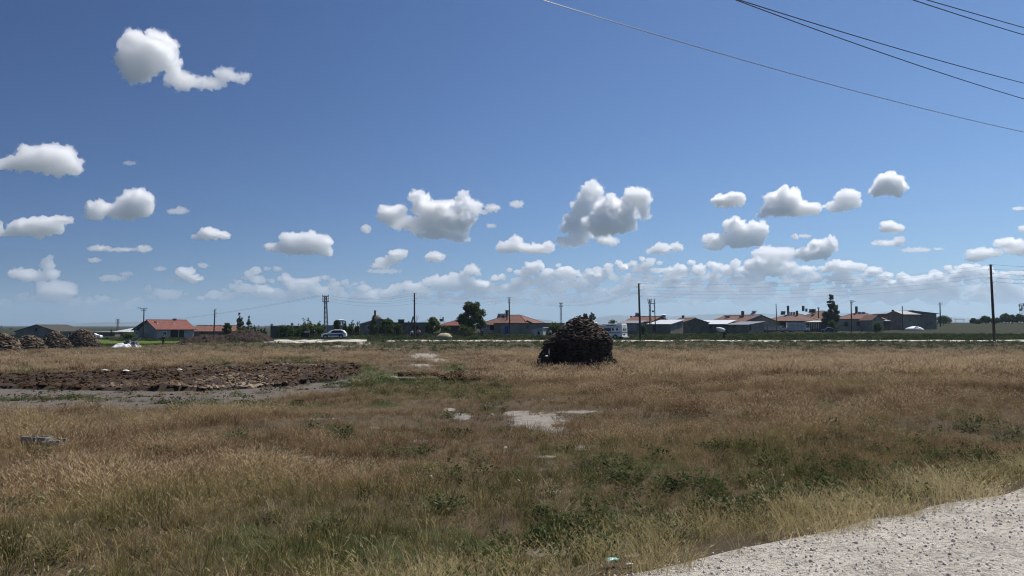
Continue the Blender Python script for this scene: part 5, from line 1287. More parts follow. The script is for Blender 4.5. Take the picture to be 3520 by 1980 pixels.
def blades(n, h, spread, w, bend, seed, head=None, wtip=.25):
    """A tuft: n bent tapering blades; head=(length, width, count) adds bristly seed heads."""
    r = random.Random(seed); V, Fc = [], []
    for k in range(n):
        a = r.uniform(0, 6.283); q = spread * math.sqrt(r.random()); b = Vector((math.cos(a) * q, math.sin(a) * q, -.02)); hh = h * r.uniform(.55, 1.1)
        d = Vector((math.cos(a + r.uniform(-1, 1)), math.sin(a + r.uniform(-1, 1)), 0)); be = bend * r.uniform(.2, 1.3) * hh
        sd = Vector((r.uniform(-1, 1), r.uniform(-1, 1), 0)).normalized() * w * r.uniform(.7, 1.3)
        o = len(V); p = [b, b + Vector((0, 0, hh * .55)) + d * be * .3, b + Vector((0, 0, hh)) + d * be]
        V += [p[0] - sd, p[0] + sd, p[1] - sd * .8, p[1] + sd * .8, p[2] - sd * wtip, p[2] + sd * wtip]
        Fc += [(o, o + 1, o + 3, o + 2), (o + 2, o + 3, o + 5, o + 4)]
        if head and r.random() < head[3]:
            dr = (p[2] - p[1]).normalized(); dr = (dr + d * .35).normalized(); s1 = dr.orthogonal().normalized(); s2 = dr.cross(s1)
            for m_ in range(head[2]):
                f = m_ / head[2]; c0 = p[2] + dr * head[0] * f; ang = m_ * 2.4; sd2 = s1 * math.cos(ang) + s2 * math.sin(ang); tip = c0 + dr * head[0] * .5 + sd2 * head[1] * (1.1 - .5 * f); o = len(V)
                V += [c0 - s2 * head[1] * .12, c0 + s2 * head[1] * .12, tip]; Fc.append((o, o + 1, o + 2))
    return V, Fc
def weed(n, h, spread, leaf, seed, up=.5):
    r = random.Random(seed); V, Fc = [], []
    for k in range(n):
        a = r.uniform(0, 6.283); q = spread * math.sqrt(r.random()); z = h * r.uniform(.1, 1) * (1 - .5 * (q / spread) ** 2)
        c0 = Vector((math.cos(a) * q, math.sin(a) * q, z)); d = Vector((math.cos(a), math.sin(a), up * r.uniform(-.4, 1.6))).normalized(); sd = Vector((-math.sin(a), math.cos(a), r.uniform(-.5, .5))).normalized(); l = leaf * r.uniform(.6, 1.3); o = len(V)
        V += [c0 - d * l * .5, c0 + sd * l * .32, c0 + d * l * .5 + Vector((0, 0, -.12 * l)), c0 - sd * l * .32]; Fc.append((o, o + 1, o + 2, o + 3))
    for k in range(max(3, n // 14)):
        a = r.uniform(0, 6.283); q = spread * .7 * r.random(); e = Vector((math.cos(a) * q, math.sin(a) * q, h * r.uniform(.6, 1))); o = len(V); V += [Vector((.008, 0, -.02)), Vector((-.008, 0, -.02)), e]; Fc.append((o, o + 1, o + 2))
    return V, Fc

DRY = leaf_mat('dry_grass_blades', [(.07, .042, .024), (.20, .13, .07), (.34, .235, .13), (.34, .26, .13), (.15, .14, .05)], None, .25, 'tint')
HEAD = leaf_mat('seed_heads', [(.34, .22, .13), (.56, .40, .25), (.70, .55, .36), (.62, .50, .29), (.34, .31, .13)], None, .35, 'tint')
GRN = leaf_mat('green_grass_blades', [(.032, .042, .014), (.07, .08, .026), (.135, .13, .046), (.26, .225, .10)], None, .3, 'tint')
BAR = leaf_mat('barley_heads', [(.16, .14, .052), (.38, .315, .15), (.66, .55, .33)], None, .35, 'tint')
WEED = leaf_mat('weed_leaves', [(.014, .026, .009), (.034, .052, .018), (.065, .085, .036), (.12, .13, .075)], None, .2, 'tint')
MEAD = leaf_mat('meadow_blades', [(.038, .075, .010), (.066, .115, .018), (.10, .15, .03)], None, .4, 'tint')
def cand(n, r0, r1, a=46):
    """n random ground points, evenly spread, in the viewed wedge."""
    r = np.sqrt(rng.uniform(r0 * r0, r1 * r1, n)); t = np.radians(rng.uniform(-a, a, n)); x, y = r * np.sin(t), r * np.cos(t)
    return x, y
def masks(x, y):
    z = height(x, y); px, py = project(x, y, z); s = road_s(x, y)
    return z, px, py, s
def nz01(x, y, n0, n1, wl): return np.clip(.5 + .36 * wob(x, y, n0, n1, wl), 0, 1)
def noisy(v, x, y, k=.7, wl=1.6): return np.clip((v + k * (nz01(x, y, 4, 12, wl) - .5) + .35 * k * rng.uniform(-1, 1, x.shape) - .5) * 4 + .5, 0, 1)

def layer(name, label, rings, keep, size, tintf, protos, tilt=.12, hvar=(.7, 1.25), wf=None):
    X, Yv = [], []
    for (n, r0, r1) in rings:
        x, y = cand(n, r0, r1); X.append(x); Yv.append(y)
    x, y = np.concatenate(X), np.concatenate(Yv); z, px, py, s = masks(x, y)
    k = rng.uniform(0, 1, len(x)) < keep(x, y, px, py, s)
    d2 = (x - MAIN_C.x) ** 2 + (y - MAIN_C.y) ** 2; k &= d2 > (MAIN_R * 1.02) ** 2
    x, y, z, px, py, s = x[k], y[k], z[k], px[k], py[k], s[k]; n = len(x); dist = np.hypot(x, y)
    sc_ = size(x, y, px, py, s, dist); hv = rng.uniform(*hvar, n)
    rot = np.stack([rng.normal(0, tilt, n), rng.normal(0, tilt, n), rng.uniform(0, 6.283, n)], -1)
    wid = sc_ * (wf(dist) if wf else 1)
    scl = np.stack([wid, wid, sc_ * hv], -1)
    return scatter(name, label, np.stack([x, y, z - .01], -1), rot, scl, np.clip(tintf(x, y, px, py, s, dist) + rng.normal(0, .13, n), 0, 1), protos, rng.integers(0, len(protos), n))

def f_bare(x, y, px, py): return np.maximum(noisy(ell(px, py, BARE, .45), x, y, .9, 1.2), poly_in(px, py, DIRT) * 1.0)
def f_bed(px, py): return poly_in(px, py, BED) * 1.0
def f_green(x, y, px, py): return noisy(ell(px, py, GREENW, .5), x, y)
def f_gg(x, y, px, py): return noisy(ell(px, py, GREENG, .6), x, y, .9, 2.5)
def on_villroad(x, y, px, py): return ((y > 114) & (y < 124.4) & (x > -21)) | ((px > 885) & (px < 1266) & (y > np.interp(px, [885, 930, 970, 1100, 1262], [112, 104, 101, 107, 114])) & (y < 128.5))
def verge(s): return ss(.15, .5, s) * (1 - ss(3.2, 4.6, s))

SHORT = [(1750, 1500, 420, 150), (1300, 1480, 420, 70), (1480, 1230, 140, 40), (1850, 1640, 300, 120), (1900, 1880, 500, 110), (1450, 1420, 500, 60), (1400, 1290, 300, 50), (500, 1390, 700, 30), (2500, 1700, 500, 70)]
TALLB = [(2700, 1290, 900, 70), (1300, 1360, 280, 22), (1270, 1610, 110, 40), (700, 1430, 500, 30), (3100, 1500, 500, 60), (2000, 1340, 400, 40)]
def hfac(x, y, px, py):
    return (1 - .58 * ell(px, py, SHORT, .6)) * (1 + .35 * ell(px, py, TALLB, .6)) * (.55 + .75 * nz01(x, y, 20, 30, 2.4) ** 1.3)
def keep_dry(x, y, px, py, s):
    k = ss(.5, 3.0, s) * (1 - f_bare(x, y, px, py)) * (1 - f_bed(px, py)) * (1 - .8 * f_green(x, y, px, py)) * (1 - .35 * f_gg(x, y, px, py)) * (1 - .55 * verge(s + .9))
    patch = .22 + .78 * np.clip(nz01(x, y, 0, 10, 4) * 1.7 - .25, 0, 1)
    far = ss(62, 84, y) * (1 - ss(600, 1500, px) * 0)
    lefty = np.clip((1000 - px) / 500, 0, 1)
    k = k * patch * (1 - far * (.75 - .5 * lefty)) * (1 - .9 * noisy(ell(px, py, MEADOW, .3), x, y, .4))
    return k * (~on_villroad(x, y, px, py)) * (1 - ss(95, 108, y))
tall = [proto('tuft', *blades(13, .40, .11, .0032, .65, 50 + i, (.055, .012, 9, .65)), (DRY, HEAD)) for i in range(5)]
tall_far = [proto('tuft', *blades(14, .42, .18, .008, .5, 70 + i, (.10, .036, 6, .85)), (DRY, HEAD)) for i in range(4)]
low = [proto('tuft', *blades(18, .2, .11, .0034, 1.0, 60 + i, (.03, .008, 5, .3)), (DRY, HEAD)) for i in range(4)]
def tint_dry(x, y, px, py, s, d):
    t = .40 + .40 * (nz01(x, y, 8, 18, 7) - .5) + .42 * (nz01(x, y, 22, 30, 1.6) - .5) + .12 * np.clip(ell(px, py, GREENG, .8), 0, 1) + .12 * verge(s)
    t = t + .16 * ss(1500, 1900, py) * np.clip(1.3 - abs(px - 1100) / 900, 0, 1)
    t = t - .12 * ell(px, py, [(1270, 1615, 130, 50)], .8)
    return t + .22 * ss(60, 90, y) * (1 - np.clip((900 - px) / 400, 0, 1))
layer('dry_grass', 'tall dry brown grass covering the field near the viewer', [(11000, 4, 12), (24000, 12, 30)], keep_dry, lambda x, y, px, py, s, d: .62 * hfac(x, y, px, py) * (1 - .3 * verge(s)), tint_dry, tall)
layer('dry_grass', 'tall dry tawny grass spreading across the middle of the field', [(26000, 29, 62), (22000, 60, 108)], keep_dry, lambda x, y, px, py, s, d: .85 * (.3 + .7 * hfac(x, y, px, py)) * (1 - .2 * ss(60, 90, d)), tint_dry, tall_far)
def keep_low(x, y, px, py, s):
    return ss(.3, 1.5, s) * (1 - .85 * f_bare(x, y, px, py)) * (1 - f_bed(px, py)) * (~on_villroad(x, y, px, py)) * .8
layer('low_grass', 'short matted dry grass between the tall tufts', [(16000, 4, 13), (22000, 13, 30)], keep_low, lambda x, y, px, py, s, d: (.5 + .3 * rng.uniform(0, 1, x.shape)) * (.6 + .5 * hfac(x, y, px, py)), lambda x, y, px, py, s, d: tint_dry(x, y, px, py, s, d) + .08, low, .35)

gt = [proto('tuft', *blades(24, .30, .08, .0028, .55, 90 + i), GRN) for i in range(4)]
def keep_gg(x, y, px, py, s):
    v = np.maximum(.36 * f_gg(x, y, px, py) * np.clip(1.6 * nz01(x, y, 14, 22, 1.6) - .2, 0, 1), .4 * verge(s) * np.clip(1.6 * nz01(x, y, 14, 22, 1.6) - .2, 0, 1)) + .07
    return np.clip(v, 0, 1) * ss(.2, .6, s) * (1 - f_bare(x, y, px, py)) * (1 - f_bed(px, py))
layer('green_grass', 'green grass clumps along the verge and lower field', [(9000, 4, 12), (7000, 12, 32)], keep_gg, lambda x, y, px, py, s, d: (.42 + .4 * rng.uniform(0, 1, x.shape) ** 2) * (.6 + .6 * nz01(x, y, 20, 30, 2.4)), lambda x, y, px, py, s, d: .45 + .5 * (nz01(x, y, 3, 12, 3) - .4), gt)
bt = [proto('tuft', *blades(12, .26, .07, .002, .7, 110 + i, (.035, .011, 14, 1.0)), BAR) for i in range(4)]
def keep_bar(x, y, px, py, s):
    v = ss(-.08, .12, s) * (1 - ss(.7, 1.5, s)) * np.clip(2.0 * nz01(x, y, 2, 10, 1.4) - .25, .15, 1) + .05 * ss(1600, 1850, py) * (s > .4) + .12 * ell(px, py, [(900, 1900, 330, 90), (2650, 1800, 260, 50)], .6)
    return np.clip(v * 1.2, 0, 1) * (1 - ell(px, py, BARE, .3))
layer('wild_barley', 'wild barley with pale bristly heads along the gravel edge', [(16000, 3.5, 13), (16000, 13, 34)], keep_bar, lambda x, y, px, py, s, d: .5 + .35 * rng.uniform(0, 1, x.shape), lambda x, y, px, py, s, d: .4 + .5 * nz01(x, y, 5, 12, 2), bt)
wt = [proto('weed', *weed(70, .15, .19, .05, 130 + i), WEED) for i in range(4)]
def keep_weed(x, y, px, py, s):
    v = np.maximum(f_green(x, y, px, py), .4 * noisy(verge(s) * .8 * nz01(x, y, 6, 14, 3.0) * 1.2, x, y, .5, .9) * (px > 1500))
    v = np.maximum(v, .5 * noisy(ell(px, py, BARE[19:25], 1.0) * .8, x, y, .8, .8)); v = np.maximum(v, .85 * ss(.6, 1.0, s) * (1 - ss(1.5, 2.9, s)) * np.clip(2.4 * nz01(x, y, 10, 18, 1.1) - .65, 0, 1) * (px > 1600))
    return np.clip(v + .012, 0, 1) * ss(.3, .8, s) * (1 - .7 * f_bed(px, py))
layer('broadleaf_weeds', 'dark green broadleaf weeds in mats and clumps', [(7000, 4, 14), (9000, 14, 34), (7000, 34, 62)], keep_weed, lambda x, y, px, py, s, d: .55 + .6 * rng.uniform(0, 1, x.shape) ** 2 + .15 * ss(25, 50, d), lambda x, y, px, py, s, d: .25 + .5 * nz01(x, y, 7, 14, 3), wt, .2)
# far weeds between the field, the road and the houses
wf_ = [proto('weed', *weed(70, .42, .42, .15, 150 + i, .9), WEED) for i in range(3)] + [proto('tuft', *blades(40, .45, .35, .012, .5, 160 + i), WEED) for i in range(2)]
def keep_fw(x, y, px, py, s):
    v = .55 * nz01(x, y, 0, 10, 9) * ss(64, 80, y) * (1 - np.clip((950 - px) / 350, 0, 1) * (y < 112))
    v = np.where(y > 124, .9, v) * (1 - noisy(ell(px, py, MEADOW, .3), x, y, .3))
    v = v * np.where((px > 2380) & (y > 190 + 20 * nz01(x, y, 0, 8, 30)), .25, 1) * np.where((px < 1262) & (y < 132) & (y > 100) & (px > 880), 0, 1)
    return np.clip(v, 0, 1) * np.where(on_villroad(x, y, px, py), (px > 1270) * .5 * (nz01(x, y, 4, 14, 9) > .55), 1) * (1 - f_bed(px, py))
layer('field_weeds', 'grey green weeds covering the ground between field, road and houses', [(24000, 62, 124), (30000, 122, 215)], keep_fw, lambda x, y, px, py, s, d: (.55 + .8 * rng.uniform(0, 1, x.shape) ** 2) * (.75 + .3 * ss(110, 170, d)), lambda x, y, px, py, s, d: .45 + .5 * (nz01(x, y, 5, 14, 16) - .2) + .25 * (1 - ss(100, 128, d)), wf_, .2)
mt = [proto('tuft', *blades(36, .22, .3, .012, .5, 170 + i), MEAD) for i in range(3)]
layer('meadow_grass', 'bright green meadow grass by the red roofed house', [(60000, 84, 150)], lambda x, y, px, py, s: noisy(ell(px, py, MEADOW, .3), x, y, .4) * (~on_villroad(x, y, px, py)), lambda x, y, px, py, s, d: .7 + .5 * rng.uniform(0, 1, x.shape), lambda x, y, px, py, s, d: .5 + 0 * x, mt)

# manure spread to dry: a low bed of broken lumps
lumpm = {'a': M['dung'], 'b': M['dung_dark'], 'c': M['dung_grey']}
LUMP = mat('manure_lumps', (.10, .066, .046), .97, .5, 2.0, .3)
def bed():
    x = rng.uniform(-46, -6, 90000); y = rng.uniform(24, 48, 90000); z, px, py, s = masks(x, y)
    k = poly_in(px, py, BED) & (rng.uniform(0, 1, len(x)) < .85); x, y, z, px, py = x[k][:26000], y[k][:26000], z[k][:26000], px[k][:26000], py[k][:26000]
    n = len(x); V0, F0 = ICO[1]
    pr = []
    for i in range(6):
        r = random.Random(i); pr.append(proto('lump', [Vector(v) * r.uniform(.7, 1.25) for v in V0], F0, None))
        pr[-1].data.materials.clear(); pr[-1].data.materials.append(BEDM)
    sc_ = .032 + .10 * rng.uniform(0, 1, n) ** 3.5
    hgt = .05 + .16 * nz01(x, y, 0, 10, 3)
    scl = np.stack([sc_ * rng.uniform(.8, 1.5, n), sc_ * rng.uniform(.8, 1.4, n), sc_ * rng.uniform(.25, .5, n)], -1)
    rot = np.stack([rng.normal(0, .3, n), rng.normal(0, .4, n), rng.uniform(0, 6.28, n)], -1)
    tint = np.clip(.15 + .65 * nz01(x, y, 3, 12, 6) * np.clip((px - 100) / 700, .2, 1) + .35 * ss(1310, 1335, py) * (px > 350) + rng.normal(0, .12, n), 0, 1)
    scatter('manure_lumps', 'broken brown manure spread out to dry in a low bed', np.stack([x, y, z + hgt], -1), rot, scl, tint, pr, rng.integers(0, 6, n))
BEDM = leaf_mat('manure_crumbs', [(.024, .015, .010), (.058, .037, .023), (.12, .083, .054), (.24, .19, .14)], None, 0.0, 'tint')
bed()
def bed_base():
    """the continuous layer under the lumps"""
    P = [G(max(px, -380), py) for (px, py) in BED]
    gx, gy = np.meshgrid(np.arange(-46, -5, .25), np.arange(24, 48, .25), indexing='ij'); z, px, py, s = masks(gx.ravel(), gy.ravel())
    inside = poly_in(px, py, BED).reshape(gx.shape); zb = z.reshape(gx.shape) + np.where(inside, .06 + .15 * nz01(gx, gy, 0, 10, 3), -.08) + .05 * wob(gx, gy, 0, 8, .8) * inside
    n = gx.shape[1]; V = np.stack([gx, gy, zb], -1).reshape(-1, 3); i, j = np.meshgrid(np.arange(gx.shape[0] - 1), np.arange(n - 1), indexing='ij'); a = i * n + j
    q = np.stack([a, a + n, a + n + 1, a + 1], -1).reshape(-1, 4); keepf = inside.ravel()[q].any(1)
    o = np_mesh('manure_bed', V, q[keepf], M['dung_dark'], smooth=True); o['kind'] = 'structure'
bed_base()
# a second small patch of old dark cakes in the grass
x = rng.uniform(-16, 2, 30000); y = rng.uniform(24, 44, 30000); z, px, py, s = masks(x, y)
k = noisy(ell(px, py, [(1590, 1297, 75, 12), (1430, 1292, 60, 3)], .3), x, y, .5) > .5
n = int(k.sum()); V0, F0 = ICO[1]
pr = [proto('lump', [Vector(v) * random.uniform(.7, 1.25) for v in V0], F0, BEDM) for i in range(3)]
scatter('manure_lumps', 'small dark patch of old manure cakes left in the grass', np.stack([x[k], y[k], z[k] + .06], -1), np.stack([rng.normal(0, .3, n), rng.normal(0, .3, n), rng.uniform(0, 6, n)], -1), np.stack([rng.uniform(.08, .2, n), rng.uniform(.08, .2, n), rng.uniform(.04, .08, n)], -1), np.clip(rng.normal(.22, .15, n), 0, 1), pr, rng.integers(0, 3, n))

# loose stones on and beside the gravel road
GR = leaf_mat('gravel_stones', [(.20, .185, .17), (.42, .395, .36), (.54, .51, .46), (.64, .61, .55)], None, 0.0, 'tint')
pr = []
for i in range(6):
    r = random.Random(i + 40); pr.append(proto('stone', [Vector((v[0] * r.uniform(.75, 1.2), v[1] * r.uniform(.75, 1.2), v[2] * r.uniform(.55, .9))) for v in V0], F0, GR))
u = rng.uniform(-3, 26, 120000); v = -7 + rng.uniform(0, 8.4, 120000)
dens = np.clip(1.3 * np.exp(-((v + .1) / .75) ** 2) + .35 * np.exp(-((v + 2.9) / .5) ** 2) + .10, 0, 1) * np.clip(1.2 - u / 26, .15, 1) * (1 - .8 * ss(.6, 1.3, v))
k = rng.uniform(0, 1, len(u)) < dens * .36
u, v = u[k], v[k]; n = len(u); x = ROAD_P[0] + ROAD_U[0] * u + ROAD_N[0] * v; y = ROAD_P[1] + ROAD_U[1] * u + ROAD_N[1] * v
dg = bpy.context.evaluated_depsgraph_get(); from mathutils.bvhtree import BVHTree
rd = bpy.data.objects['gravel_road']; bv = BVHTree.FromObject(rd, dg); z = np.array([(lambda h: h[0].z if h[0] else hz(a, b))(bv.ray_cast(Vector((a, b, 5)), Vector((0, 0, -1)))) for a, b in zip(x, y)])
sz = .004 + .008 * rng.uniform(0, 1, n) ** 3 + .004 * (v > -1.2) + .007 * (rng.uniform(0, 1, n) < .0015)
scatter('gravel', 'loose pale gravel stones strewn over the road and its edge', np.stack([x, y, z + sz * .3], -1), rng.uniform(0, 6.28, (n, 3)), np.stack([sz, sz * rng.uniform(.7, 1.2, n), sz * rng.uniform(.6, 1, n)], -1), np.clip(rng.normal(.68, .2, n), 0, 1), pr, rng.integers(0, 6, n))
# stones and litter in the weeds at the verge
x, y = cand(9000, 4, 40, 40); z, px, py, s = masks(x, y); k = (rng.uniform(0, 1, len(x)) < np.clip(noisy(ell(px, py, BARE[19:26], .9), x, y) * .7 + .012, 0, 1)) & (s > .3); n = int(k.sum())
sz = .012 + .03 * rng.uniform(0, 1, n) ** 3
scatter('field_stones', 'small pale stones and crumbs lying on the bare patches', np.stack([x[k], y[k], z[k] + sz * .3], -1), rng.uniform(0, 6.28, (n, 3)), np.stack([sz, sz, sz * .7], -1), np.clip(rng.normal(.75, .2, n), 0, 1), pr, rng.integers(0, 6, n))
# dirt clods on the bare strip
x = rng.uniform(-30, -6, 14000); y = rng.uniform(20, 42, 14000); z, px, py, s = masks(x, y); k = poly_in(px, py, DIRT) & (nz01(x, y, 0, 9, 2) > .55); n = int(k.sum())
sz = .02 + .05 * rng.uniform(0, 1, n) ** 3
scatter('dirt_clods', 'crumbs of earth and old cake on the bare grey strip', np.stack([x[k], y[k], z[k]], -1), rng.uniform(0, 6.28, (n, 3)), np.stack([sz, sz, sz * .5], -1), np.clip(rng.normal(.4, .2, n), 0, 1), [proto('clod', [Vector(v) for v in V0], F0, BEDM)], np.zeros(n))

# single things lying in the field
c = G(152, 1543); root = thing('concrete_block', 'broken hollow grey concrete block lying in the dry grass', 'concrete block', c)
s = c.y / F; q = 62 * s
for (dx, sx, dz, m_, nm, hh, tl) in ((-.42, .62, 0, 'block', 'block_half', .115, .07), (.55, .46, -.02, 'block', 'broken_slab', .085, -.05)):
    R = Matrix.Rotation(.15, 3, 'Z') @ Matrix.Rotation(tl, 3, 'Y'); o = c + Vector((dx * q, 0, .06 + dz)); mb = MB()
    L_, D_, t_ = sx * q, .2, .045
    mb.box(o + R @ Vector((0, -D_ / 2, hh / 2)), (2 * L_, t_, hh), R=R).box(o + R @ Vector((0, D_ / 2, hh / 2)), (2 * L_, t_, hh * .9), R=R)
    for k in ((-1, -.05, 1) if nm == 'block_half' else (-1,)): mb.box(o + R @ Vector((k * (L_ - t_ / 2), 0, hh / 2 - .006)), (t_, D_ - t_, hh * .92), R=R)
    if nm == 'broken_slab': mb.box(o + R @ Vector((0, 0, .03)), (2 * L_ - .1, D_ - t_, .04), R=R)
    b_ = mb.build(nm, M[m_], root)
    bv_ = b_.modifiers.new('worn', 'BEVEL'); bv_.width = .008; bv_.segments = 2
c = G(2128, 1950); rag(c + Vector((-.05, 0, 0)), .06, .055, 'teal', 'plastic_bag', 'crumpled teal plastic bag caught in the verge weeds', 'plastic bag', rot=.4)
rag(c + Vector((.06, -.03, -.01)), .035, .03, 'dirty_white', 'paper_scrap', 'pale paper scrap under the teal plastic bag', 'paper scrap', rot=.2)
for i, (px, py, sx, lb) in enumerate(((360, 1296, .2, 'larger white rag on the drying manure'), (432, 1298, .17, 'flat white rag on the drying manure'), (617, 1293, .14, 'small white rag on the drying manure'))):
    p = G(px, py); p.z += .25; rag(p, sx, .09, 'white', 'white_rag', lb, 'rag', 'white rags on the drying manure')
for i, (px, py, r0, lb) in enumerate(((1782, 1670, .018, 'white pebble beside the short green grass'), (1480, 1655, .02, 'pale pebble next to the dark reddish clump'), (1692, 1437, .03, 'white stone near the bare crust'), (936, 1600, .016, 'white pebble in the dry grass under the low clump'))):
    p = G(px, py); single(MB().lump(p + Vector((0, 0, r0 * .6 + .04)), (r0, r0, r0 * .8), i, .3), 'field_stone', M['stone'], lb, 'stone', 'pale stones in the field')
b = G(3430, 1174)
# ------------------------------------------------------------------ clouds: billowing bodies in a thin veil of vapour, lit by the sun
def cloud_mat(dens, g=0.8):
    m = bpy.data.materials.new('cloud_vapour')
    m.use_nodes = True
    n = m.node_tree; n.nodes.clear()
    out = n.nodes.new('ShaderNodeOutputMaterial')
    v = n.nodes.new('ShaderNodeVolumeScatter')
    v.inputs['Color'].default_value = (1, 1, 1, 1)
    v.inputs['Density'].default_value = dens
    v.inputs['Anisotropy'].default_value = g
    n.links.new(v.outputs[0], out.inputs['Volume'])
    return m

Q = 3520.0 / 2576.0
CLOUD_BASE = 1500.0
def make_cloud(blobs, depth=6.0, rough=1.0, dist=None, kids=16, seed=0, kind='structure'):
    """blobs: (cx, cy, rx, ry) in the 2576-wide picture grid."""
    r = np.random.default_rng(seed + 11)
    bl = np.array(blobs, float) * Q
    base = (bl[:, 1] + bl[:, 3]).max()
    el = math.atan((HOR - base) / F)
    D = dist or min(CLOUD_BASE / max(math.tan(el), 0.02), 26000.0)
    s = D / F
    cx, cy_ = bl[:, 0].mean(), bl[:, 1].mean()
    org = W(cx, cy_, D)
    V0, F0 = ICO[2]
    Vs, Fs, off = [], [], 0
    def add(c, rad):
        nonlocal off
        Vs.append(V0 * rad + c); Fs.append(F0 + off); off += len(V0)
    zmin = (W(cx, base, D) - org).z
    for (bx, by, rx, ry) in bl:
        c = np.array((W(bx, by, D) - org)[:]); c[1] += r.uniform(-.3, .3) * rx * s
        R = np.array((rx * s, min(rx, 1.6 * ry) * s * 0.9, ry * s))
        add(c, R * 0.86)
        n = int(kids * (0.6 + 0.4 * rx / max(ry, 1)))
        d = r.normal(size=(n, 3)); d[:, 2] = d[:, 2] * 0.8 + 0.22; d /= np.linalg.norm(d, axis=1)[:, None]
        k = (.10 + .36 * r.uniform(0, 1, n) ** 1.6) * min(rx, ry * 1.3) * s
        for i in range(n):
            p = c + d[i] * (R - k[i] * r.uniform(.25, .9))
            if p[2] - k[i] * .6 < zmin: p[2] = zmin + k[i] * .6
            add(p, k[i])
            for j in range(3):
                e = r.normal(size=3); e[2] = abs(e[2]) * .8; e /= np.linalg.norm(e)
                kk = k[i] * r.uniform(.35, .62)
                add(p + e * (k[i] * .85), kk)
    size = np.median(np.minimum(bl[:, 2], bl[:, 3])) * s
    Vs, Fs = np.concatenate(Vs), np.concatenate(Fs)
    w = (bl[:, 0] + bl[:, 2]).max() - (bl[:, 0] - bl[:, 2]).min()
    # a dense heart with crisp billows inside a thin ragged veil
    for (grow, dens, vox, layers) in ((-.03, CORE, 26, ((0.75, 0.34), (0.42, -0.34), (0.2, -0.2))), (.06, VEIL, 15, ((0.8, 0.6), (0.3, .6), (.13, .4)))):
        if dens == VEIL and size / s < 9: continue
        o = np_mesh('cloud', Vs, Fs, None, smooth=True)
        o.location = org
        m = o.modifiers.new('union', 'REMESH'); m.mode = 'VOXEL'; m.voxel_size = max(size / vox, w * s / (420 if dens == CORE else 200))
        dm = o.modifiers.new('grow', 'DISPLACE'); dm.strength = size * grow; dm.mid_level = 0
        for (sc, st) in layers:
            t = bpy.data.textures.new('puffs', 'CLOUDS' if st > 0 else 'VORONOI'); t.noise_scale = size * sc
            if st > 0: t.noise_depth = 2
            dm = o.modifiers.new('puffs', 'DISPLACE'); dm.texture = t; dm.strength = size * st * rough; dm.texture_coords = 'GLOBAL'; dm.mid_level = .5
        o.data.materials.append(cloud_mat(depth * dens / size))
        o['kind'] = kind
    return o
CORE, VEIL = 1.8, .14

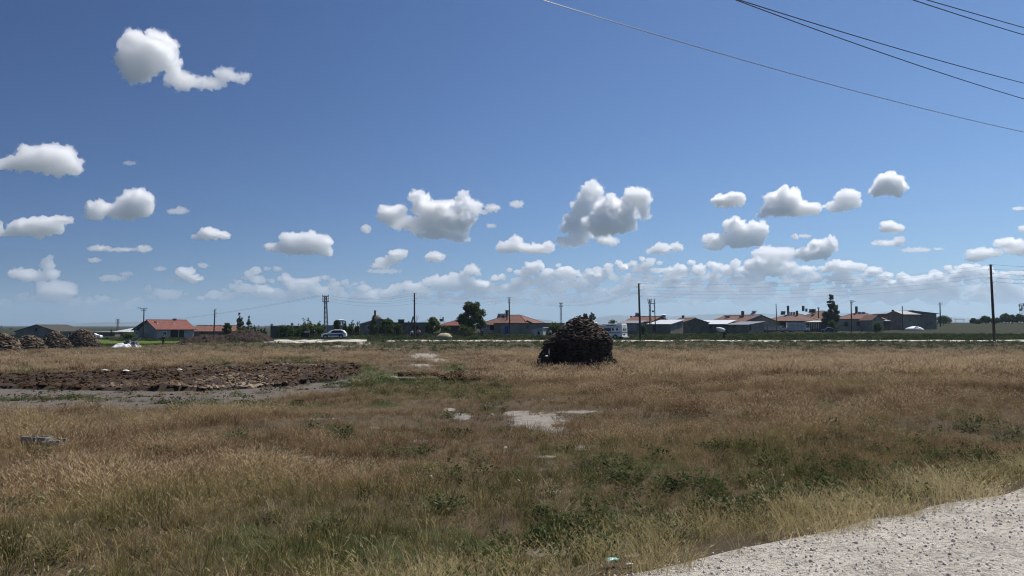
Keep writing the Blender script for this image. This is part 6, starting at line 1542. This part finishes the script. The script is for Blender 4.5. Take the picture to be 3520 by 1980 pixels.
CL = [
 dict(b=[(372,150,62,58),(335,160,36,42),(420,125,28,36),(395,108,38,24),(432,165,26,30),(345,192,36,20)], depth=3.0),
 dict(b=[(465,207,48,20),(525,208,40,16),(568,190,24,20),(606,196,24,13),(455,185,22,10)], depth=1.3, rough=1.5),
 dict(b=[(100,400,70,34),(158,405,40,34),(60,412,48,22),(130,388,48,24),(8,412,28,14)], depth=3.2),
 dict(b=[(240,525,26,24),(290,527,40,19),(345,515,44,36),(352,490,18,16),(330,540,50,17),(235,546,26,9)], depth=3.6),
 dict(b=[(48,572,28,22),(90,570,58,23),(150,553,30,12),(0,575,10,20),(40,588,60,9)], depth=2.8),
 dict(b=[(535,590,34,14),(520,582,16,12),(498,597,16,6),(563,592,14,10)], depth=3.0),
 dict(b=[(445,531,28,8),(455,526,14,7)], depth=.7, rough=1.4),
 dict(b=[(250,625,30,8),(305,628,40,6),(360,626,20,9)], depth=1.4, rough=1.3),
 dict(b=[(238,655,16,7)], depth=.8), dict(b=[(328,411,16,6)], depth=.4, rough=1.5),
 dict(b=[(58,690,34,16),(120,668,16,20),(126,650,9,8),(120,690,26,13),(90,700,46,8)], depth=2.0),
 dict(b=[(145,730,46,26),(180,757,28,7),(120,752,40,10)], depth=.8, rough=1.4),
 dict(b=[(465,688,22,17),(490,702,20,11),(442,703,14,5)], depth=2.2),
 dict(b=[(285,700,34,9),(320,690,16,6)], depth=.8, rough=1.4), dict(b=[(405,677,16,6),(510,668,14,7)], depth=.7),
 dict(b=[(690,622,24,12),(730,605,28,19),(770,600,34,18),(800,612,34,22),(760,625,66,18),(815,632,20,14)], depth=4.0),
 dict(b=[(985,540,34,24),(1055,505,26,27),(1100,532,66,32),(1165,500,18,21),(1180,530,28,34),(1080,562,104,20),(1110,588,68,13),(1150,560,48,28),(1160,602,22,10)], depth=4.5),
 dict(b=[(920,577,13,10)], depth=1.3), dict(b=[(1238,524,20,10),(1218,534,12,7)], depth=1.2, rough=1.4), dict(b=[(1300,515,20,10)], depth=1.0, rough=1.4), dict(b=[(1235,568,12,6)], depth=.6),
 dict(b=[(1485,490,30,28),(1490,468,17,15),(1472,530,38,40),(1452,570,38,32),(1440,605,40,15)], depth=5.0, seed=3),
 dict(b=[(1550,532,56,36),(1600,500,34,26),(1620,520,16,36),(1515,562,48,30),(1560,565,40,22),(1545,512,20,18)], depth=5.0, seed=4),
 dict(b=[(1530,608,28,12),(1500,590,40,12),(1615,545,24,9)], depth=1.6, rough=1.3),
 dict(b=[(1285,622,36,15),(1300,608,18,14),(1350,625,40,14),(1380,620,15,12),(1265,628,14,9)], depth=3.0),
 dict(b=[(1003,640,22,14),(978,658,32,12),(955,668,24,8)], depth=2.5), dict(b=[(965,682,46,7)], depth=.6),
 dict(b=[(1095,648,26,12),(1090,640,14,8)], depth=2.0),
 dict(b=[(1830,507,44,14),(1845,497,26,11),(1815,498,18,10)], depth=3.6),
 dict(b=[(1980,510,38,32),(2003,484,13,15),(1958,530,50,17),(2030,525,34,18),(1920,542,18,7),(1945,502,20,18)], depth=4.0),
 dict(b=[(2135,496,26,20),(2110,520,38,12),(2148,505,20,22)], depth=3.6),
 dict(b=[(2240,460,34,24),(2255,472,28,20),(2215,480,24,14),(2240,442,16,10)], depth=4.0),
 dict(b=[(1850,565,30,18),(1905,575,24,18),(1880,590,48,20),(1800,600,38,14),(1868,612,48,13),(1798,620,28,9),(1918,566,9,9)], depth=3.4),
 dict(b=[(2240,575,30,12),(2232,563,14,9)], depth=3.0),
 dict(b=[(2235,612,42,8),(2265,606,14,11)], depth=1.5, rough=1.3), dict(b=[(2310,628,38,7),(2360,626,14,4)], depth=.7, rough=1.4),
 dict(b=[(2480,637,44,14),(2530,615,42,14),(2562,625,30,17),(2450,650,24,10)], depth=2.6),
 dict(b=[(2562,525,16,5)], depth=.8), dict(b=[(2574,576,12,9)], depth=1.4),
 dict(b=[(2070,622,36,22),(2045,640,46,16),(2090,605,14,12),(2000,596,9,8),(2025,594,14,5)], depth=3.2),
 dict(b=[(1940,640,42,22),(1905,665,34,20),(1960,668,56,16),(1975,640,26,16)], depth=2.8),
 dict(b=[(1665,626,20,15),(1702,622,17,12),(1640,633,14,8)], depth=2.2),
]
def bank(tops, dens, seed, step=(15, 30), floor=750, rmin=9, rmax=24):
    r = np.random.default_rng(seed)
    x, bl = tops[0][0], []
    while x < tops[-1][0]:
        t = np.interp(x, [p[0] for p in tops], [p[1] for p in tops]) + r.uniform(-5, 14)
        rx = r.uniform(rmin, rmax); ry = rx * r.uniform(.55, .85)
        bl.append((x, t + ry, rx, ry))
        for k in range(4):
            yy = t + ry + r.uniform(8, 45)
            if yy > floor: continue
            rx2 = r.uniform(rmin, rmax); bl.append((x + r.uniform(-20, 20), yy, rx2, rx2 * r.uniform(.3, .55)))
        x += r.uniform(*step)
    return dict(b=bl, depth=dens * 1.0, dist=24000, kids=7, seed=seed)
CL += [
 bank([(10,735),(120,728),(230,742)], .35, 41, step=(30, 60)),
 bank([(330,745),(370,716),(430,728),(470,740)], .6, 21), bank([(505,738),(540,722),(600,700)], .6, 26),
 bank([(600,700),(640,672),(700,662),(720,680)], .9, 22, floor=705), bank([(600,712),(680,700),(790,690),(880,690),(945,715)], 1.0, 27, floor=735), bank([(975,712),(1000,700),(1030,702)], .8, 28),
 bank([(1055,700),(1080,688),(1130,676),(1190,662),(1215,690)], 1.4, 23, floor=720), bank([(1180,705),(1230,690),(1300,668),(1350,658),(1420,662),(1475,690)], 1.6, 29, floor=725),
 bank([(1490,680),(1540,660),(1600,642),(1660,650),(1690,675)], 1.8, 24, floor=705), bank([(1690,670),(1720,652),(1790,652),(1860,655),(1890,680)], 1.7, 30, floor=710), bank([(1520,712),(1600,700),(1700,698),(1800,700),(1960,700)], .9, 31, floor=745),
 bank([(1890,690),(1960,668),(2000,672),(2060,660),(2140,645),(2200,668),(2260,690)], 1.7, 25, floor=715), bank([(2220,698),(2300,680),(2370,672),(2440,660),(2500,672),(2590,682)], 1.5, 32, floor=730), bank([(2000,715),(2150,705),(2300,712),(2450,706),(2590,715)], .9, 33, floor=748),
 bank([(1030,712),(1200,698),(1350,702),(1520,698)], 1.0, 34, floor=735), bank([(640,722),(800,714),(1000,724)], .6, 35, floor=750),
 bank([(1050,735),(1300,728),(1600,732),(1900,726),(2200,734),(2590,728)], .55, 36, step=(18, 34), floor=765), bank([(230,742),(300,740)], .5, 37), bank([(1480,668),(1500,664),(1520,672)], 1.2, 38, floor=690), bank([(1860,668),(1900,640),(1935,628),(1990,650)], 1.6, 39, floor=690),
]
for i, c in enumerate(CL):
    make_cloud(c['b'], c['depth'], c.get('rough', 1.0), c.get('dist'), c.get('kids', 40), c.get('seed', i))
# ------------------------------------------------------------------ air between here and the hills
def haze():
    me_v = [(-17000, -600, -60), (17000, -600, -60), (17000, 15500, -60), (-17000, 15500, -60), (-17000, -600, 420), (17000, -600, 420), (17000, 15500, 420), (-17000, 15500, 420)]
    m = bpy.data.materials.new('summer_haze'); m.use_nodes = True; n = m.node_tree; n.nodes.clear()
    o_, v = n.nodes.new('ShaderNodeOutputMaterial'), n.nodes.new('ShaderNodeVolumePrincipled')
    v.inputs['Color'].default_value = (.62, .81, 1.0, 1); v.inputs['Density'].default_value = HAZE; v.inputs['Anisotropy'].default_value = .25
    n.links.new(v.outputs[0], o_.inputs['Volume'])
    o = mesh_obj('haze', me_v, [(3, 2, 1, 0), (4, 5, 6, 7), (0, 1, 5, 4), (1, 2, 6, 5), (2, 3, 7, 6), (3, 0, 4, 7)], m); o['kind'] = 'stuff'
HAZE = 1.0e-4
haze()
